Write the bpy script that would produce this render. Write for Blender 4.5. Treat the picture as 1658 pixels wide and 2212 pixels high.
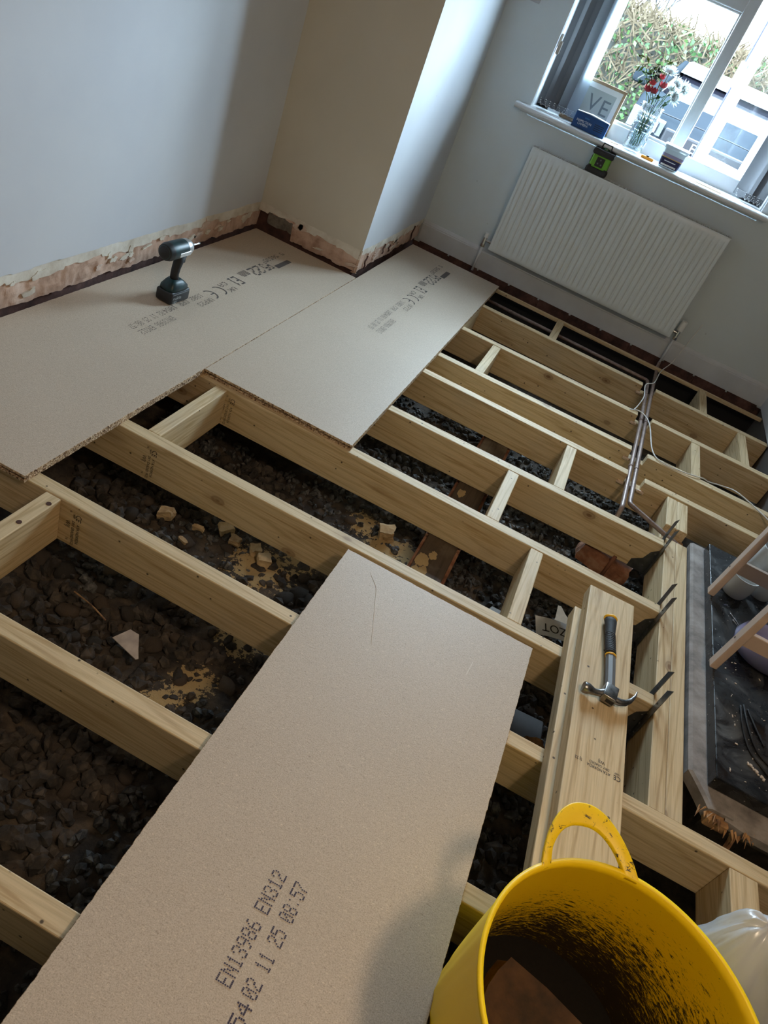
import bpy, bmesh, math, random
from mathutils import Vector, Matrix, noise, Euler

# ------------------------------------------------------------------ scene, camera, world, lights
S = bpy.context.scene
COL = S.collection
for o in list(bpy.data.objects):
    bpy.data.objects.remove(o)
PI = math.pi
rnd = random.Random(7)

# world: X along the joists, Y towards the window wall, Z up; z = 0 is the top of the joists
CAM_R = ((0.87919536, 0.34098179, 0.33278663),
         (0.46716682, -0.47963967, -0.74276575),
         (-0.09365193, 0.80850307, -0.58099235))
CAM_C = (0.44827613, -2.16219692, 1.38649856)
cd = bpy.data.cameras.new('camera')
cam = bpy.data.objects.new('camera', cd)
COL.objects.link(cam)
r0, r1, r2 = (Vector(v) for v in CAM_R)
M = Matrix((r0, -r1, -r2)).transposed().to_4x4()
M.translation = Vector(CAM_C)
cam.matrix_world = M
cd.sensor_fit = 'VERTICAL'
cd.sensor_height = 24.0
cd.lens = 1592.717 / 2212.0 * 24.0
cd.clip_start = 0.02
cd.clip_end = 200
S.camera = cam

WORLD_STRENGTH = 36.0
w = bpy.data.worlds.new('overcast_sky')
S.world = w
w.use_nodes = True
bg = w.node_tree.nodes['Background']
bg.inputs[0].default_value = (0.64, 0.83, 1.0, 1)
bg.inputs[1].default_value = WORLD_STRENGTH

S.view_settings.view_transform = 'Standard'
S.view_settings.look = 'None'
S.view_settings.gamma = 1
S.view_settings.use_curve_mapping = False
S.view_settings.exposure = 1.15
S.cycles.max_bounces = 10
S.cycles.diffuse_bounces = 6
S.cycles.transparent_max_bounces = 16
S.cycles.caustics_reflective = False
S.cycles.caustics_refractive = False
S.cycles.use_denoising = True

PENDANT = (1.25, -1.75, 2.18)
PENDANT_W = 23.0


def portal(name, loc, rot, sx, sy):
    l = bpy.data.lights.new(name, 'AREA')
    l.shape = 'RECTANGLE'
    l.size, l.size_y = sx, sy
    l.cycles.is_portal = True
    o = bpy.data.objects.new(name, l)
    COL.objects.link(o)
    o.location = loc
    o.rotation_euler = rot


# sampling portal in the window opening (it emits nothing, it guides the sky's light)
portal('window_portal', (0.41, 2.86, 1.54), (-PI / 2, 0, 0), 1.40, 1.20)

# ------------------------------------------------------------------ helpers


def link(o, parent=None):
    COL.objects.link(o)
    if parent is not None:
        o.parent = parent
    return o


def tag(o, label=None, cat=None, group=None, kind=None):
    if label:
        o['label'] = label
    if cat:
        o['category'] = cat
    if group:
        o['group'] = group
    if kind:
        o['kind'] = kind
    return o


def empty(name, loc=(0, 0, 0), rot=(0, 0, 0)):
    o = bpy.data.objects.new(name, None)
    o.empty_display_size = 0.05
    COL.objects.link(o)
    o.location = loc
    o.rotation_euler = rot
    return o


class MB:
    """collects geometry; build() links it as one mesh object"""

    def __init__(s):
        s.v, s.f, s.m = [], [], []

    def add(s, vs, fs, mi=0):
        b = len(s.v)
        s.v += [tuple(p) for p in vs]
        s.f += [tuple(i + b for i in f) for f in fs]
        s.m += [mi] * len(fs)
        return s

    def box(s, x0, x1, y0, y1, z0, z1, mi=0, mat=None):
        p = [(x0, y0, z0), (x1, y0, z0), (x1, y1, z0), (x0, y1, z0), (x0, y0, z1), (x1, y0, z1), (x1, y1, z1), (x0, y1, z1)]
        if mat is not None:
            p = [mat @ Vector(q) for q in p]
        return s.add(p, [(3, 2, 1, 0), (4, 5, 6, 7), (0, 1, 5, 4), (1, 2, 6, 5), (2, 3, 7, 6), (3, 0, 4, 7)], mi)

    def bbox(s, x0, x1, y0, y1, z0, z1, bev=0.003, seg=2, mi=0, mat=None):
        bm = bmesh.new()
        bmesh.ops.create_cube(bm, size=1)
        for v in bm.verts:
            v.co = Vector(((x0 + x1) / 2 + v.co.x * (x1 - x0), (y0 + y1) / 2 + v.co.y * (y1 - y0), (z0 + z1) / 2 + v.co.z * (z1 - z0)))
        bmesh.ops.bevel(bm, geom=bm.edges[:], offset=bev, segments=seg, affect='EDGES', profile=0.5)
        return s.bm(bm, mi, mat)

    def bm(s, bm, mi=0, mat=None):
        bm.verts.index_update()
        vs = [(mat @ v.co) if mat is not None else v.co.copy() for v in bm.verts]
        fs = [tuple(v.index for v in f.verts) for f in bm.faces]
        bm.free()
        return s.add(vs, fs, mi)

    def tube(s, pts, r, seg=8, mi=0, caps=True, flat=None):
        pts = [Vector(p) for p in pts]
        n = len(pts)
        rs = r if isinstance(r, (list, tuple)) else [r] * n
        tang = []
        for i in range(n):
            a = pts[max(i - 1, 0)]
            b = pts[min(i + 1, n - 1)]
            t = (b - a)
            tang.append(t.normalized() if t.length > 1e-9 else Vector((0, 0, 1)))
        ref = Vector((0, 0, 1)) if abs(tang[0].z) < 0.9 else Vector((1, 0, 0))
        u = tang[0].cross(ref).normalized()
        vs = []
        for i in range(n):
            u = (u - tang[i] * u.dot(tang[i])).normalized()
            w_ = tang[i].cross(u)
            for k in range(seg):
                a = 2 * PI * k / seg
                fl = flat if flat else 1.0
                vs.append(pts[i] + u * (math.cos(a) * rs[i]) + w_ * (math.sin(a) * rs[i] * fl))
        fs = []
        for i in range(n - 1):
            for k in range(seg):
                k2 = (k + 1) % seg
                fs.append((i * seg + k, i * seg + k2, (i + 1) * seg + k2, (i + 1) * seg + k))
        if caps:
            fs.append(tuple(range(seg - 1, -1, -1)))
            fs.append(tuple((n - 1) * seg + k for k in range(seg)))
        return s.add(vs, fs, mi)

    def lathe(s, prof, seg=24, c=(0, 0, 0), mi=0, mat=None, cap0=True, cap1=False, sx=1.0, sy=1.0):
        vs, fs = [], []
        n = len(prof)
        for (r, z) in prof:
            for k in range(seg):
                a = 2 * PI * k / seg
                p = Vector((c[0] + math.cos(a) * r * sx, c[1] + math.sin(a) * r * sy, c[2] + z))
                vs.append(mat @ p if mat is not None else p)
        for i in range(n - 1):
            for k in range(seg):
                k2 = (k + 1) % seg
                fs.append((i * seg + k, i * seg + k2, (i + 1) * seg + k2, (i + 1) * seg + k))
        if cap0:
            fs.append(tuple(range(seg - 1, -1, -1)))
        if cap1:
            fs.append(tuple((n - 1) * seg + k for k in range(seg)))
        return s.add(vs, fs, mi)

    def prism(s, poly, h0, h1, axis='z', mi=0, mat=None):
        """poly: list of 2-tuples; extruded along axis from h0 to h1"""
        n = len(poly)

        def P(p, h):
            q = {'z': (p[0], p[1], h), 'y': (p[0], h, p[1]), 'x': (h, p[0], p[1])}[axis]
            return mat @ Vector(q) if mat is not None else Vector(q)
        vs = [P(p, h0) for p in poly] + [P(p, h1) for p in poly]
        fs = [tuple(range(n - 1, -1, -1)), tuple(range(n, 2 * n))]
        for i in range(n):
            j = (i + 1) % n
            fs.append((i, j, n + j, n + i))
        return s.add(vs, fs, mi)

    def build(s, name, mats, parent=None, smooth=False, loc=None, rot=None, recalc=True, angle=None):
        me = bpy.data.meshes.new(name)
        me.from_pydata(s.v, [], s.f)
        mats = mats if isinstance(mats, (list, tuple)) else [mats]
        for m in mats:
            me.materials.append(m)
        if len(mats) > 1:
            me.polygons.foreach_set('material_index', s.m)
        if recalc:
            b = bmesh.new()
            b.from_mesh(me)
            bmesh.ops.recalc_face_normals(b, faces=b.faces[:])
            if angle:
                for e in b.edges:
                    if len(e.link_faces) == 2 and e.calc_face_angle(0) > angle:
                        e.smooth = False
            b.to_mesh(me)
            b.free()
        if smooth or angle:
            me.polygons.foreach_set('use_smooth', [True] * len(me.polygons))
        me.update()
        o = bpy.data.objects.new(name, me)
        link(o, parent)
        if loc is not None:
            o.location = loc
        if rot is not None:
            o.rotation_euler = rot
        return o


def struct(o):
    o['kind'] = 'structure'
    return o


# ------------------------------------------------------------------ materials
def newmat(name):
    m = bpy.data.materials.new(name)
    m.use_nodes = True
    nt = m.node_tree
    return m, nt, nt.nodes['Principled BSDF']


def N(nt, typ, **kw):
    n = nt.nodes.new(typ)
    for k, v in kw.items():
        if k.startswith('i_'):
            n.inputs[int(k[2:])].default_value = v
        else:
            setattr(n, k, v)
    return n


def ramp(nt, fac, stops):
    r = nt.nodes.new('ShaderNodeValToRGB')
    while len(r.color_ramp.elements) > 1:
        r.color_ramp.elements.remove(r.color_ramp.elements[-1])
    r.color_ramp.elements[0].position = stops[0][0]
    r.color_ramp.elements[0].color = (*stops[0][1], 1)
    for p, c in stops[1:]:
        e = r.color_ramp.elements.new(p)
        e.color = (*c, 1)
    nt.links.new(fac, r.inputs[0])
    return r.outputs[0]


def coords(nt, scale=(1, 1, 1), kind='Object', rand=False):
    tc = nt.nodes.new('ShaderNodeTexCoord')
    mp = nt.nodes.new('ShaderNodeMapping')
    mp.inputs['Scale'].default_value = scale
    nt.links.new(tc.outputs[kind], mp.inputs[0])
    if rand:
        oi = nt.nodes.new('ShaderNodeObjectInfo')
        ml = N(nt, 'ShaderNodeMath', operation='MULTIPLY')
        ml.inputs[1].default_value = 37.0
        nt.links.new(oi.outputs['Random'], ml.inputs[0])
        cx = nt.nodes.new('ShaderNodeCombineXYZ')
        for i in range(3):
            nt.links.new(ml.outputs[0], cx.inputs[i])
        nt.links.new(cx.outputs[0], mp.inputs['Location'])
    return mp.outputs[0]


def noise_tex(nt, vec, scale, detail=4, rough=0.55, dist=0.0):
    n = nt.nodes.new('ShaderNodeTexNoise')
    n.inputs['Scale'].default_value = scale
    n.inputs['Detail'].default_value = detail
    n.inputs['Roughness'].default_value = rough
    n.inputs['Distortion'].default_value = dist
    nt.links.new(vec, n.inputs['Vector'])
    return n.outputs['Fac']


def mixc(nt, fac, a, b, mode='MIX'):
    m = nt.nodes.new('ShaderNodeMix')
    m.data_type = 'RGBA'
    m.blend_type = mode
    for sock, v in ((m.inputs[0], fac), (m.inputs[6], a), (m.inputs[7], b)):
        if isinstance(v, bpy.types.NodeSocket):
            nt.links.new(v, sock)
        elif isinstance(v, (int, float)):
            sock.default_value = v
        else:
            sock.default_value = (*v, 1)
    return m.outputs[2]


def bump(nt, bsdf, h, strength=0.2, dist=0.002):
    b = nt.nodes.new('ShaderNodeBump')
    b.inputs['Strength'].default_value = strength
    b.inputs['Distance'].default_value = dist
    nt.links.new(h, b.inputs['Height'])
    nt.links.new(b.outputs[0], bsdf.inputs['Normal'])


def simple(name, col, rough=0.5, metal=0.0, var=0.0, vscale=20, bmp=0.0, bscale=60, spec=0.5, coat=0.0, trans=0.0, alpha=1.0, vcol=None, rand=False):
    m, nt, b = newmat(name)
    b.inputs['Base Color'].default_value = (*col, 1)
    b.inputs['Roughness'].default_value = rough
    b.inputs['Metallic'].default_value = metal
    b.inputs['Specular IOR Level'].default_value = spec
    b.inputs['Coat Weight'].default_value = coat
    b.inputs['Transmission Weight'].default_value = trans
    b.inputs['Alpha'].default_value = alpha
    if var or bmp:
        v = coords(nt, rand=rand)
        if var:
            n = noise_tex(nt, v, vscale, 5)
            c2 = vcol if vcol else tuple(c * (1 - var) for c in col)
            nt.links.new(ramp(nt, n, [(0.35, c2), (0.65, col)]), b.inputs['Base Color'])
        if bmp:
            bump(nt, b, noise_tex(nt, v, bscale, 5), bmp)
    return m


def mat_pine(name, light=(0.67, 0.515, 0.305), dark=(0.46, 0.31, 0.145), knots=True):
    m, nt, b = newmat(name)
    v = coords(nt, (1, 1, 1), rand=True)
    mp = N(nt, 'ShaderNodeMapping')
    mp.inputs['Scale'].default_value = (0.9, 14, 14)
    nt.links.new(v, mp.inputs[0])
    g = noise_tex(nt, mp.outputs[0], 4.0, 6, 0.6, 0.5)
    col = ramp(nt, g, [(0.30, dark), (0.50, light), (0.62, tuple(c * 0.93 for c in light)), (0.72, tuple(a * .45 + b_ * .55 for a, b_ in zip(dark, light)))])
    mp3 = N(nt, 'ShaderNodeMapping')
    mp3.inputs['Scale'].default_value = (0.7, 40, 40)
    nt.links.new(v, mp3.inputs[0])
    fine = noise_tex(nt, mp3.outputs[0], 6.0, 3)
    col = mixc(nt, 0.45, col, ramp(nt, fine, [(0.3, (0.62, 0.58, 0.5)), (0.6, (1, 1, 1))]), 'MULTIPLY')
    # flame figure: thin late-wood lines that wander along the length
    wv = N(nt, 'ShaderNodeTexWave', bands_direction='DIAGONAL')
    mp4 = N(nt, 'ShaderNodeMapping')
    mp4.inputs['Scale'].default_value = (0.45, 5.5, 5.5)
    nt.links.new(v, mp4.inputs[0])
    nt.links.new(mp4.outputs[0], wv.inputs['Vector'])
    wv.inputs['Scale'].default_value = 3.2
    wv.inputs['Distortion'].default_value = 5.5
    wv.inputs['Detail'].default_value = 1.5
    wv.inputs['Detail Scale'].default_value = 0.8
    ln = ramp(nt, wv.outputs['Fac'], [(0.0, (0.55, 0.44, 0.30)), (0.06, (0.80, 0.73, 0.62)), (0.16, (1, 1, 1))])
    col = mixc(nt, 0.38, col, ln, 'MULTIPLY')
    # grubby handling marks
    blot = noise_tex(nt, v, 5.0, 4)
    col = mixc(nt, ramp(nt, blot, [(0.5, (0, 0, 0)), (0.72, (0.35, 0.35, 0.35))]), col, (0.50, 0.42, 0.30))
    if knots:
        vo = N(nt, 'ShaderNodeTexVoronoi')
        mp2 = N(nt, 'ShaderNodeMapping')
        mp2.inputs['Scale'].default_value = (5.0, 8.5, 8.5)
        nt.links.new(v, mp2.inputs[0])
        nt.links.new(mp2.outputs[0], vo.inputs['Vector'])
        vo.inputs['Scale'].default_value = 1.0
        kf = ramp(nt, vo.outputs['Distance'], [(0.0, (1, 1, 1)), (0.05, (0.95, 0.95, 0.95)), (0.075, (0.55, 0.55, 0.55)), (0.12, (0.65, 0.65, 0.65)), (0.145, (0.22, 0.22, 0.22)), (0.30, (0, 0, 0))])
        sep = N(nt, 'ShaderNodeSeparateColor')
        nt.links.new(vo.outputs['Color'], sep.inputs[0])
        pick = ramp(nt, sep.outputs[0], [(0.60, (0, 0, 0)), (0.61, (1, 1, 1))])
        kf = mixc(nt, 1.0, kf, pick, 'MULTIPLY')
        col = mixc(nt, kf, col, (0.19, 0.10, 0.04))
    # dark specks / nail heads
    vs_ = N(nt, 'ShaderNodeTexVoronoi')
    vs_.inputs['Scale'].default_value = 19
    nt.links.new(v, vs_.inputs['Vector'])
    sp = ramp(nt, vs_.outputs['Distance'], [(0.0, (1, 1, 1)), (0.05, (0.9, 0.9, 0.9)), (0.085, (0, 0, 0))])
    col = mixc(nt, sp, col, (0.05, 0.03, 0.015))
    nt.links.new(col, b.inputs['Base Color'])
    b.inputs['Roughness'].default_value = 0.62
    bump(nt, b, fine, 0.12, 0.001)
    return m


def mat_chip_face():
    m, nt, b = newmat('chipboard_face')
    v = coords(nt)
    a = noise_tex(nt, v, 420, 2, 0.7)
    mp = N(nt, 'ShaderNodeMapping')
    mp.inputs['Rotation'].default_value = (0, 0, 0.6)
    mp.inputs['Scale'].default_value = (1.0, 3.2, 1)
    nt.links.new(v, mp.inputs[0])
    f = noise_tex(nt, mp.outputs[0], 130, 2, 0.6, 1.0)
    c = ramp(nt, a, [(0.3, (0.40, 0.318, 0.235)), (0.5, (0.535, 0.435, 0.335)), (0.7, (0.60, 0.50, 0.395))])
    c = mixc(nt, ramp(nt, f, [(0.60, (0, 0, 0)), (0.70, (0.7, 0.7, 0.7))]), c, (0.74, 0.62, 0.47))
    c = mixc(nt, ramp(nt, f, [(0.28, (0.6, 0.6, 0.6)), (0.37, (0, 0, 0))]), c, (0.27, 0.19, 0.125))
    big = noise_tex(nt, v, 2.6, 3)
    c = mixc(nt, 0.35, c, ramp(nt, big, [(0.3, (0.84, 0.83, 0.82)), (0.7, (1, 1, 1))]), 'MULTIPLY')
    # sparse dark flecks
    vs_ = N(nt, 'ShaderNodeTexVoronoi')
    vs_.inputs['Scale'].default_value = 24
    nt.links.new(v, vs_.inputs['Vector'])
    c = mixc(nt, ramp(nt, vs_.outputs['Distance'], [(0.0, (0.6, 0.6, 0.6)), (0.022, (0.5, 0.5, 0.5)), (0.034, (0, 0, 0))]), c, (0.13, 0.085, 0.06))
    nt.links.new(c, b.inputs['Base Color'])
    b.inputs['Roughness'].default_value = 0.55
    b.inputs['Specular IOR Level'].default_value = 0.45
    bump(nt, b, a, 0.06, 0.0006)
    return m


def mat_chip_edge():
    m, nt, b = newmat('chipboard_edge')
    v = coords(nt)
    vo = N(nt, 'ShaderNodeTexVoronoi')
    vo.inputs['Scale'].default_value = 230
    nt.links.new(v, vo.inputs['Vector'])
    c = ramp(nt, vo.outputs['Color'], [(0.15, (0.12, 0.06, 0.028)), (0.4, (0.40, 0.26, 0.14)), (0.75, (0.66, 0.50, 0.33)), (1.0, (0.80, 0.68, 0.50))])
    nt.links.new(c, b.inputs['Base Color'])
    b.inputs['Roughness'].default_value = 0.8
    bump(nt, b, vo.outputs['Distance'], 0.8, 0.003)
    return m


def mat_wall(name, col, stain=(0.85, 0.86, 0.9), bscale=90):
    m, nt, b = newmat(name)
    v = coords(nt)
    big = noise_tex(nt, v, 2.2, 4)
    c = mixc(nt, 0.5, col, ramp(nt, big, [(0.35, stain), (0.65, (1, 1, 1))]), 'MULTIPLY')
    vs_ = N(nt, 'ShaderNodeTexVoronoi')
    vs_.inputs['Scale'].default_value = 3.1
    nt.links.new(v, vs_.inputs['Vector'])
    c = mixc(nt, ramp(nt, vs_.outputs['Distance'], [(0.0, (0.5, 0.5, 0.5)), (0.012, (0.4, 0.4, 0.4)), (0.02, (0, 0, 0))]), c, (0.25, 0.22, 0.2))
    nt.links.new(c, b.inputs['Base Color'])
    b.inputs['Roughness'].default_value = 0.75
    b.inputs['Specular IOR Level'].default_value = 0.3
    bump(nt, b, noise_tex(nt, v, bscale, 4), 0.08, 0.001)
    return m


def mat_multi(name, stops, scale, rough=0.85, bmp=0.5, bdist=0.006, detail=6, rand=False, metal=0.0):
    m, nt, b = newmat(name)
    v = coords(nt, rand=rand)
    n = noise_tex(nt, v, scale, detail, 0.62)
    nt.links.new(ramp(nt, n, stops), b.inputs['Base Color'])
    b.inputs['Roughness'].default_value = rough
    b.inputs['Metallic'].default_value = metal
    if bmp:
        bump(nt, b, noise_tex(nt, v, scale * 2.2, 6), bmp, bdist)
    return m


def mat_glass(name, tint=(1, 1, 1), refl=0.6, rough=0.0, bmp=0.0, bscale=30):
    m, nt, b = newmat(name)
    nt.nodes.remove(b)
    out = nt.nodes['Material Output']
    tr = N(nt, 'ShaderNodeBsdfTransparent')
    tr.inputs[0].default_value = (*tint, 1)
    gl = N(nt, 'ShaderNodeBsdfGlossy')
    gl.inputs['Roughness'].default_value = rough
    lw = N(nt, 'ShaderNodeLayerWeight')
    lw.inputs[0].default_value = 0.25
    ml = N(nt, 'ShaderNodeMath', operation='MULTIPLY')
    ml.inputs[1].default_value = refl
    nt.links.new(lw.outputs['Fresnel'], ml.inputs[0])
    mx = N(nt, 'ShaderNodeMixShader')
    nt.links.new(ml.outputs[0], mx.inputs[0])
    nt.links.new(tr.outputs[0], mx.inputs[1])
    nt.links.new(gl.outputs[0], mx.inputs[2])
    nt.links.new(mx.outputs[0], out.inputs[0])
    if bmp:
        v = coords(nt)
        bp = N(nt, 'ShaderNodeBump')
        bp.inputs['Strength'].default_value = bmp
        bp.inputs['Distance'].default_value = 0.01
        nt.links.new(noise_tex(nt, v, bscale, 3), bp.inputs['Height'])
        nt.links.new(bp.outputs[0], gl.inputs['Normal'])
        nt.links.new(bp.outputs[0], lw.inputs['Normal'])
    return m


def mat_fabric(name, col, trans=0.35):
    m, nt, b = newmat(name)
    out = nt.nodes['Material Output']
    b.inputs['Base Color'].default_value = (*col, 1)
    b.inputs['Roughness'].default_value = 0.85
    t = N(nt, 'ShaderNodeBsdfTranslucent')
    t.inputs[0].default_value = (*[min(1, c * 1.5) for c in col], 1)
    mx = N(nt, 'ShaderNodeMixShader')
    mx.inputs[0].default_value = trans
    nt.links.new(b.outputs[0], mx.inputs[1])
    nt.links.new(t.outputs[0], mx.inputs[2])
    nt.links.new(mx.outputs[0], out.inputs[0])
    v = coords(nt, (1, 1, 0.02))
    bump(nt, b, noise_tex(nt, v, 900, 2), 0.2, 0.0005)
    return m


def mat_tub():
    m, nt, b = newmat('yellow_rubber')
    v = coords(nt)
    # scuffs: caked black dust low inside, streaks higher up
    at = N(nt, 'ShaderNodeAttribute', attribute_name='dust')
    mp = N(nt, 'ShaderNodeMapping')
    mp.inputs['Scale'].default_value = (1, 1, 3.4)
    mp.inputs['Rotation'].default_value = (0.3, 0.45, 0)
    nt.links.new(v, mp.inputs[0])
    n = noise_tex(nt, mp.outputs[0], 62, 10, 0.78, 0.8)
    n2 = noise_tex(nt, v, 9, 3)
    nb = N(nt, 'ShaderNodeMath', operation='MULTIPLY_ADD')
    nb.inputs[1].default_value = 2.3
    nb.inputs[2].default_value = -0.65
    nt.links.new(n, nb.inputs[0])
    ad = N(nt, 'ShaderNodeMath', operation='ADD')
    nt.links.new(nb.outputs[0], ad.inputs[0])
    nt.links.new(at.outputs['Fac'], ad.inputs[1])
    ad2 = N(nt, 'ShaderNodeMath', operation='MULTIPLY_ADD')
    ad2.inputs[1].default_value = 0.35
    nt.links.new(n2, ad2.inputs[0])
    nt.links.new(ad.outputs[0], ad2.inputs[2])
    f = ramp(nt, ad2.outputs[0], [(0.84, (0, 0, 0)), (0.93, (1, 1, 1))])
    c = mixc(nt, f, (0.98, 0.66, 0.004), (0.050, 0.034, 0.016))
    nt.links.new(c, b.inputs['Base Color'])
    b.inputs['Roughness'].default_value = 0.48
    bump(nt, b, n, 0.1, 0.001)
    return m


def mat_granite():
    m, nt, b = newmat('black_granite')
    v = coords(nt)
    n = noise_tex(nt, v, 7, 8, 0.7, 1.2)
    c = ramp(nt, n, [(0.38, (0.004, 0.004, 0.005)), (0.52, (0.022, 0.022, 0.023)), (0.66, (0.085, 0.083, 0.08))])
    vs_ = N(nt, 'ShaderNodeTexVoronoi')
    vs_.inputs['Scale'].default_value = 46
    nt.links.new(v, vs_.inputs['Vector'])
    c = mixc(nt, ramp(nt, vs_.outputs['Distance'], [(0.0, (0.9, 0.9, 0.9)), (0.07, (0.8, 0.8, 0.8)), (0.10, (0, 0, 0))]), c, (0.45, 0.40, 0.34))
    nt.links.new(c, b.inputs['Base Color'])
    nt.links.new(ramp(nt, n, [(0.4, (0.12, 0.12, 0.12)), (0.62, (0.6, 0.6, 0.6))]), b.inputs['Roughness'])
    return m


def mat_ground():
    m, nt, b = newmat('underfloor_rubble')
    v = coords(nt)
    n = noise_tex(nt, v, 14, 8, 0.65)
    c = ramp(nt, n, [(0.32, (0.010, 0.008, 0.007)), (0.5, (0.045, 0.033, 0.024)), (0.66, (0.10, 0.07, 0.045))])
    at = N(nt, 'ShaderNodeAttribute', attribute_name='sand')
    s = noise_tex(nt, v, 60, 5, 0.7)
    ad = N(nt, 'ShaderNodeMath', operation='ADD')
    nt.links.new(at.outputs['Fac'], ad.inputs[0])
    nt.links.new(s, ad.inputs[1])
    f = ramp(nt, ad.outputs[0], [(0.98, (0, 0, 0)), (1.12, (1, 1, 1))])
    c = mixc(nt, f, c, (0.40, 0.275, 0.125))
    nt.links.new(c, b.inputs['Base Color'])
    b.inputs['Roughness'].default_value = 0.9
    bump(nt, b, n, 0.7, 0.02)
    return m


PINE = mat_pine('pine_timber')
PINE_OLD = mat_pine('old_dark_timber', (0.075, 0.05, 0.032), (0.035, 0.022, 0.014))
CHIP = mat_chip_face()
CHIP_E = mat_chip_edge()
CHIP_G = simple('resin_edge', (0.30, 0.14, 0.05), 0.6, var=0.5, vscale=150)
INK = simple('printed_ink', (0.035, 0.022, 0.05), 0.6)
INK2 = simple('faint_printed_ink', (0.10, 0.085, 0.08), 0.7)
P_BLUE = mat_wall('pale_blue_grey_paint', (0.625, 0.64, 0.67))
W_CREAM = mat_wall('cream_return_face', (0.62, 0.575, 0.485), (0.88, 0.87, 0.85))  # creamier tone on the return's camera-side face than on its side face
P_TAUPE = mat_wall('taupe_paint', (0.13, 0.115, 0.10))
P_CEIL = mat_wall('ceiling_paint', (0.52, 0.50, 0.47))
P_WHITE = mat_wall('off_white_paint', (0.60, 0.65, 0.665), (0.92, 0.92, 0.92))
SKIM = mat_multi('cream_skim_plaster', [(0.3, (0.52, 0.45, 0.36)), (0.55, (0.72, 0.67, 0.58)), (0.7, (0.80, 0.77, 0.70))], 9, 0.9, 0.4)
PINK = mat_multi('pink_plaster', [(0.3, (0.36, 0.22, 0.15)), (0.5, (0.60, 0.41, 0.31)), (0.7, (0.68, 0.51, 0.41))], 11, 0.92, 0.6)
PINK2 = mat_multi('pale_pink_plaster', [(0.3, (0.50, 0.36, 0.28)), (0.6, (0.70, 0.56, 0.47))], 25, 0.92, 0.5)
CEMENT = mat_multi('grey_cement', [(0.3, (0.09, 0.08, 0.065)), (0.6, (0.23, 0.20, 0.165)), (0.75, (0.32, 0.29, 0.24))], 20, 0.95, 0.8)
BRICKD = mat_multi('dark_brickwork', [(0.3, (0.03, 0.014, 0.011)), (0.55, (0.10, 0.045, 0.035)), (0.75, (0.17, 0.09, 0.07))], 12, 0.9, 0.7)
BLACKBASE = simple('plain_black_base', (0.006, 0.006, 0.007), 0.7, bmp=0.5, bscale=40)
BRICK = mat_multi('red_brick', [(0.3, (0.11, 0.045, 0.025)), (0.5, (0.25, 0.10, 0.05)), (0.68, (0.36, 0.20, 0.12))], 16, 0.9, 0.7, rand=True)
MORTAR = mat_multi('old_mortar', [(0.3, (0.12, 0.10, 0.08)), (0.6, (0.32, 0.28, 0.22))], 30, 0.95, 0.8)
GROUND = mat_ground()
STONE = None
GLOSSW = simple('white_gloss_paint', (0.62, 0.635, 0.65), 0.35, bmp=0.04, bscale=25)
SKIRT = simple('skirting_gloss_paint', (0.60, 0.615, 0.64), 0.35, var=0.12, vscale=6, bmp=0.05)
UPVC = simple('white_upvc', (0.58, 0.60, 0.62), 0.4, spec=0.3)
RADW = simple('radiator_enamel', (0.63, 0.67, 0.68), 0.35)
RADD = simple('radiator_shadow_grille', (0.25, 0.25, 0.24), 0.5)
CHROME = simple('chrome', (0.65, 0.65, 0.66), 0.18, 1.0)
STEEL = simple('worn_steel', (0.34, 0.33, 0.32), 0.32, 1.0, var=0.5, vscale=60)
GALV = simple('galvanised_steel', (0.22, 0.225, 0.22), 0.42, 0.9, var=0.35, vscale=30)
COPPER = simple('dull_copper', (0.30, 0.225, 0.195), 0.45, 0.3, var=0.45, vscale=35, vcol=(0.19, 0.13, 0.11))
BLACKP = simple('black_plastic', (0.012, 0.012, 0.014), 0.45)
BLACKR = simple('black_rubber', (0.018, 0.018, 0.02), 0.7, bmp=0.2, bscale=200)
GREYP = simple('grey_plastic', (0.13, 0.135, 0.14), 0.5)
TEAL = simple('teal_plastic', (0.006, 0.042, 0.048), 0.42, var=0.4, vscale=40, vcol=(0.004, 0.014, 0.017))
YELP = simple('amber_rubber', (0.85, 0.45, 0.01), 0.45)
TUBM = mat_tub()
GRAN = mat_granite()
HBORD = mat_multi('dusty_grey_board', [(0.28, (0.10, 0.085, 0.075)), (0.5, (0.25, 0.22, 0.20)), (0.68, (0.36, 0.325, 0.30))], 10, 0.85, 0.5)
SPLINT = simple('splintered_timber', (0.50, 0.27, 0.11), 0.7, var=0.7, vscale=30, vcol=(0.13, 0.06, 0.025))
BEECH = simple('pale_beech', (0.56, 0.42, 0.33), 0.5, var=0.12, vscale=14)
CERAM = simple('white_ceramic', (0.66, 0.66, 0.64), 0.25)
GLASS = mat_glass('window_glass', (0.97, 0.99, 0.99), 0.5)
VASEG = mat_glass('cut_glass', (0.96, 0.98, 0.99), 0.8, 0.08, 0.5, 45)
CLEARP = mat_glass('clear_plastic', (0.90, 0.93, 0.95), 0.9, 0.12, 0.4, 30)
FAB = mat_fabric('grey_blind_fabric', (0.15, 0.16, 0.175), 0.05)
FAB_LIT = mat_fabric('lit_blind_fabric', (0.34, 0.40, 0.46), 0.25)  # same fabric in a paler colour, painting the backlight on the last vane
WHITEP = simple('white_plastic', (0.78, 0.78, 0.77), 0.4)
CABLE = simple('white_cable', (0.70, 0.69, 0.66), 0.45)
CARD_B = simple('blue_card', (0.006, 0.075, 0.26), 0.4, var=0.25, vscale=14)
PRINTW = simple('white_print', (0.75, 0.80, 0.86), 0.5)
GREENP = simple('lime_plastic', (0.13, 0.36, 0.03), 0.4)
FRAMEW = simple('light_oak', (0.42, 0.29, 0.17), 0.5, var=0.25, vscale=40)
MATB = simple('white_mount', (0.72, 0.72, 0.69), 0.8)
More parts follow.
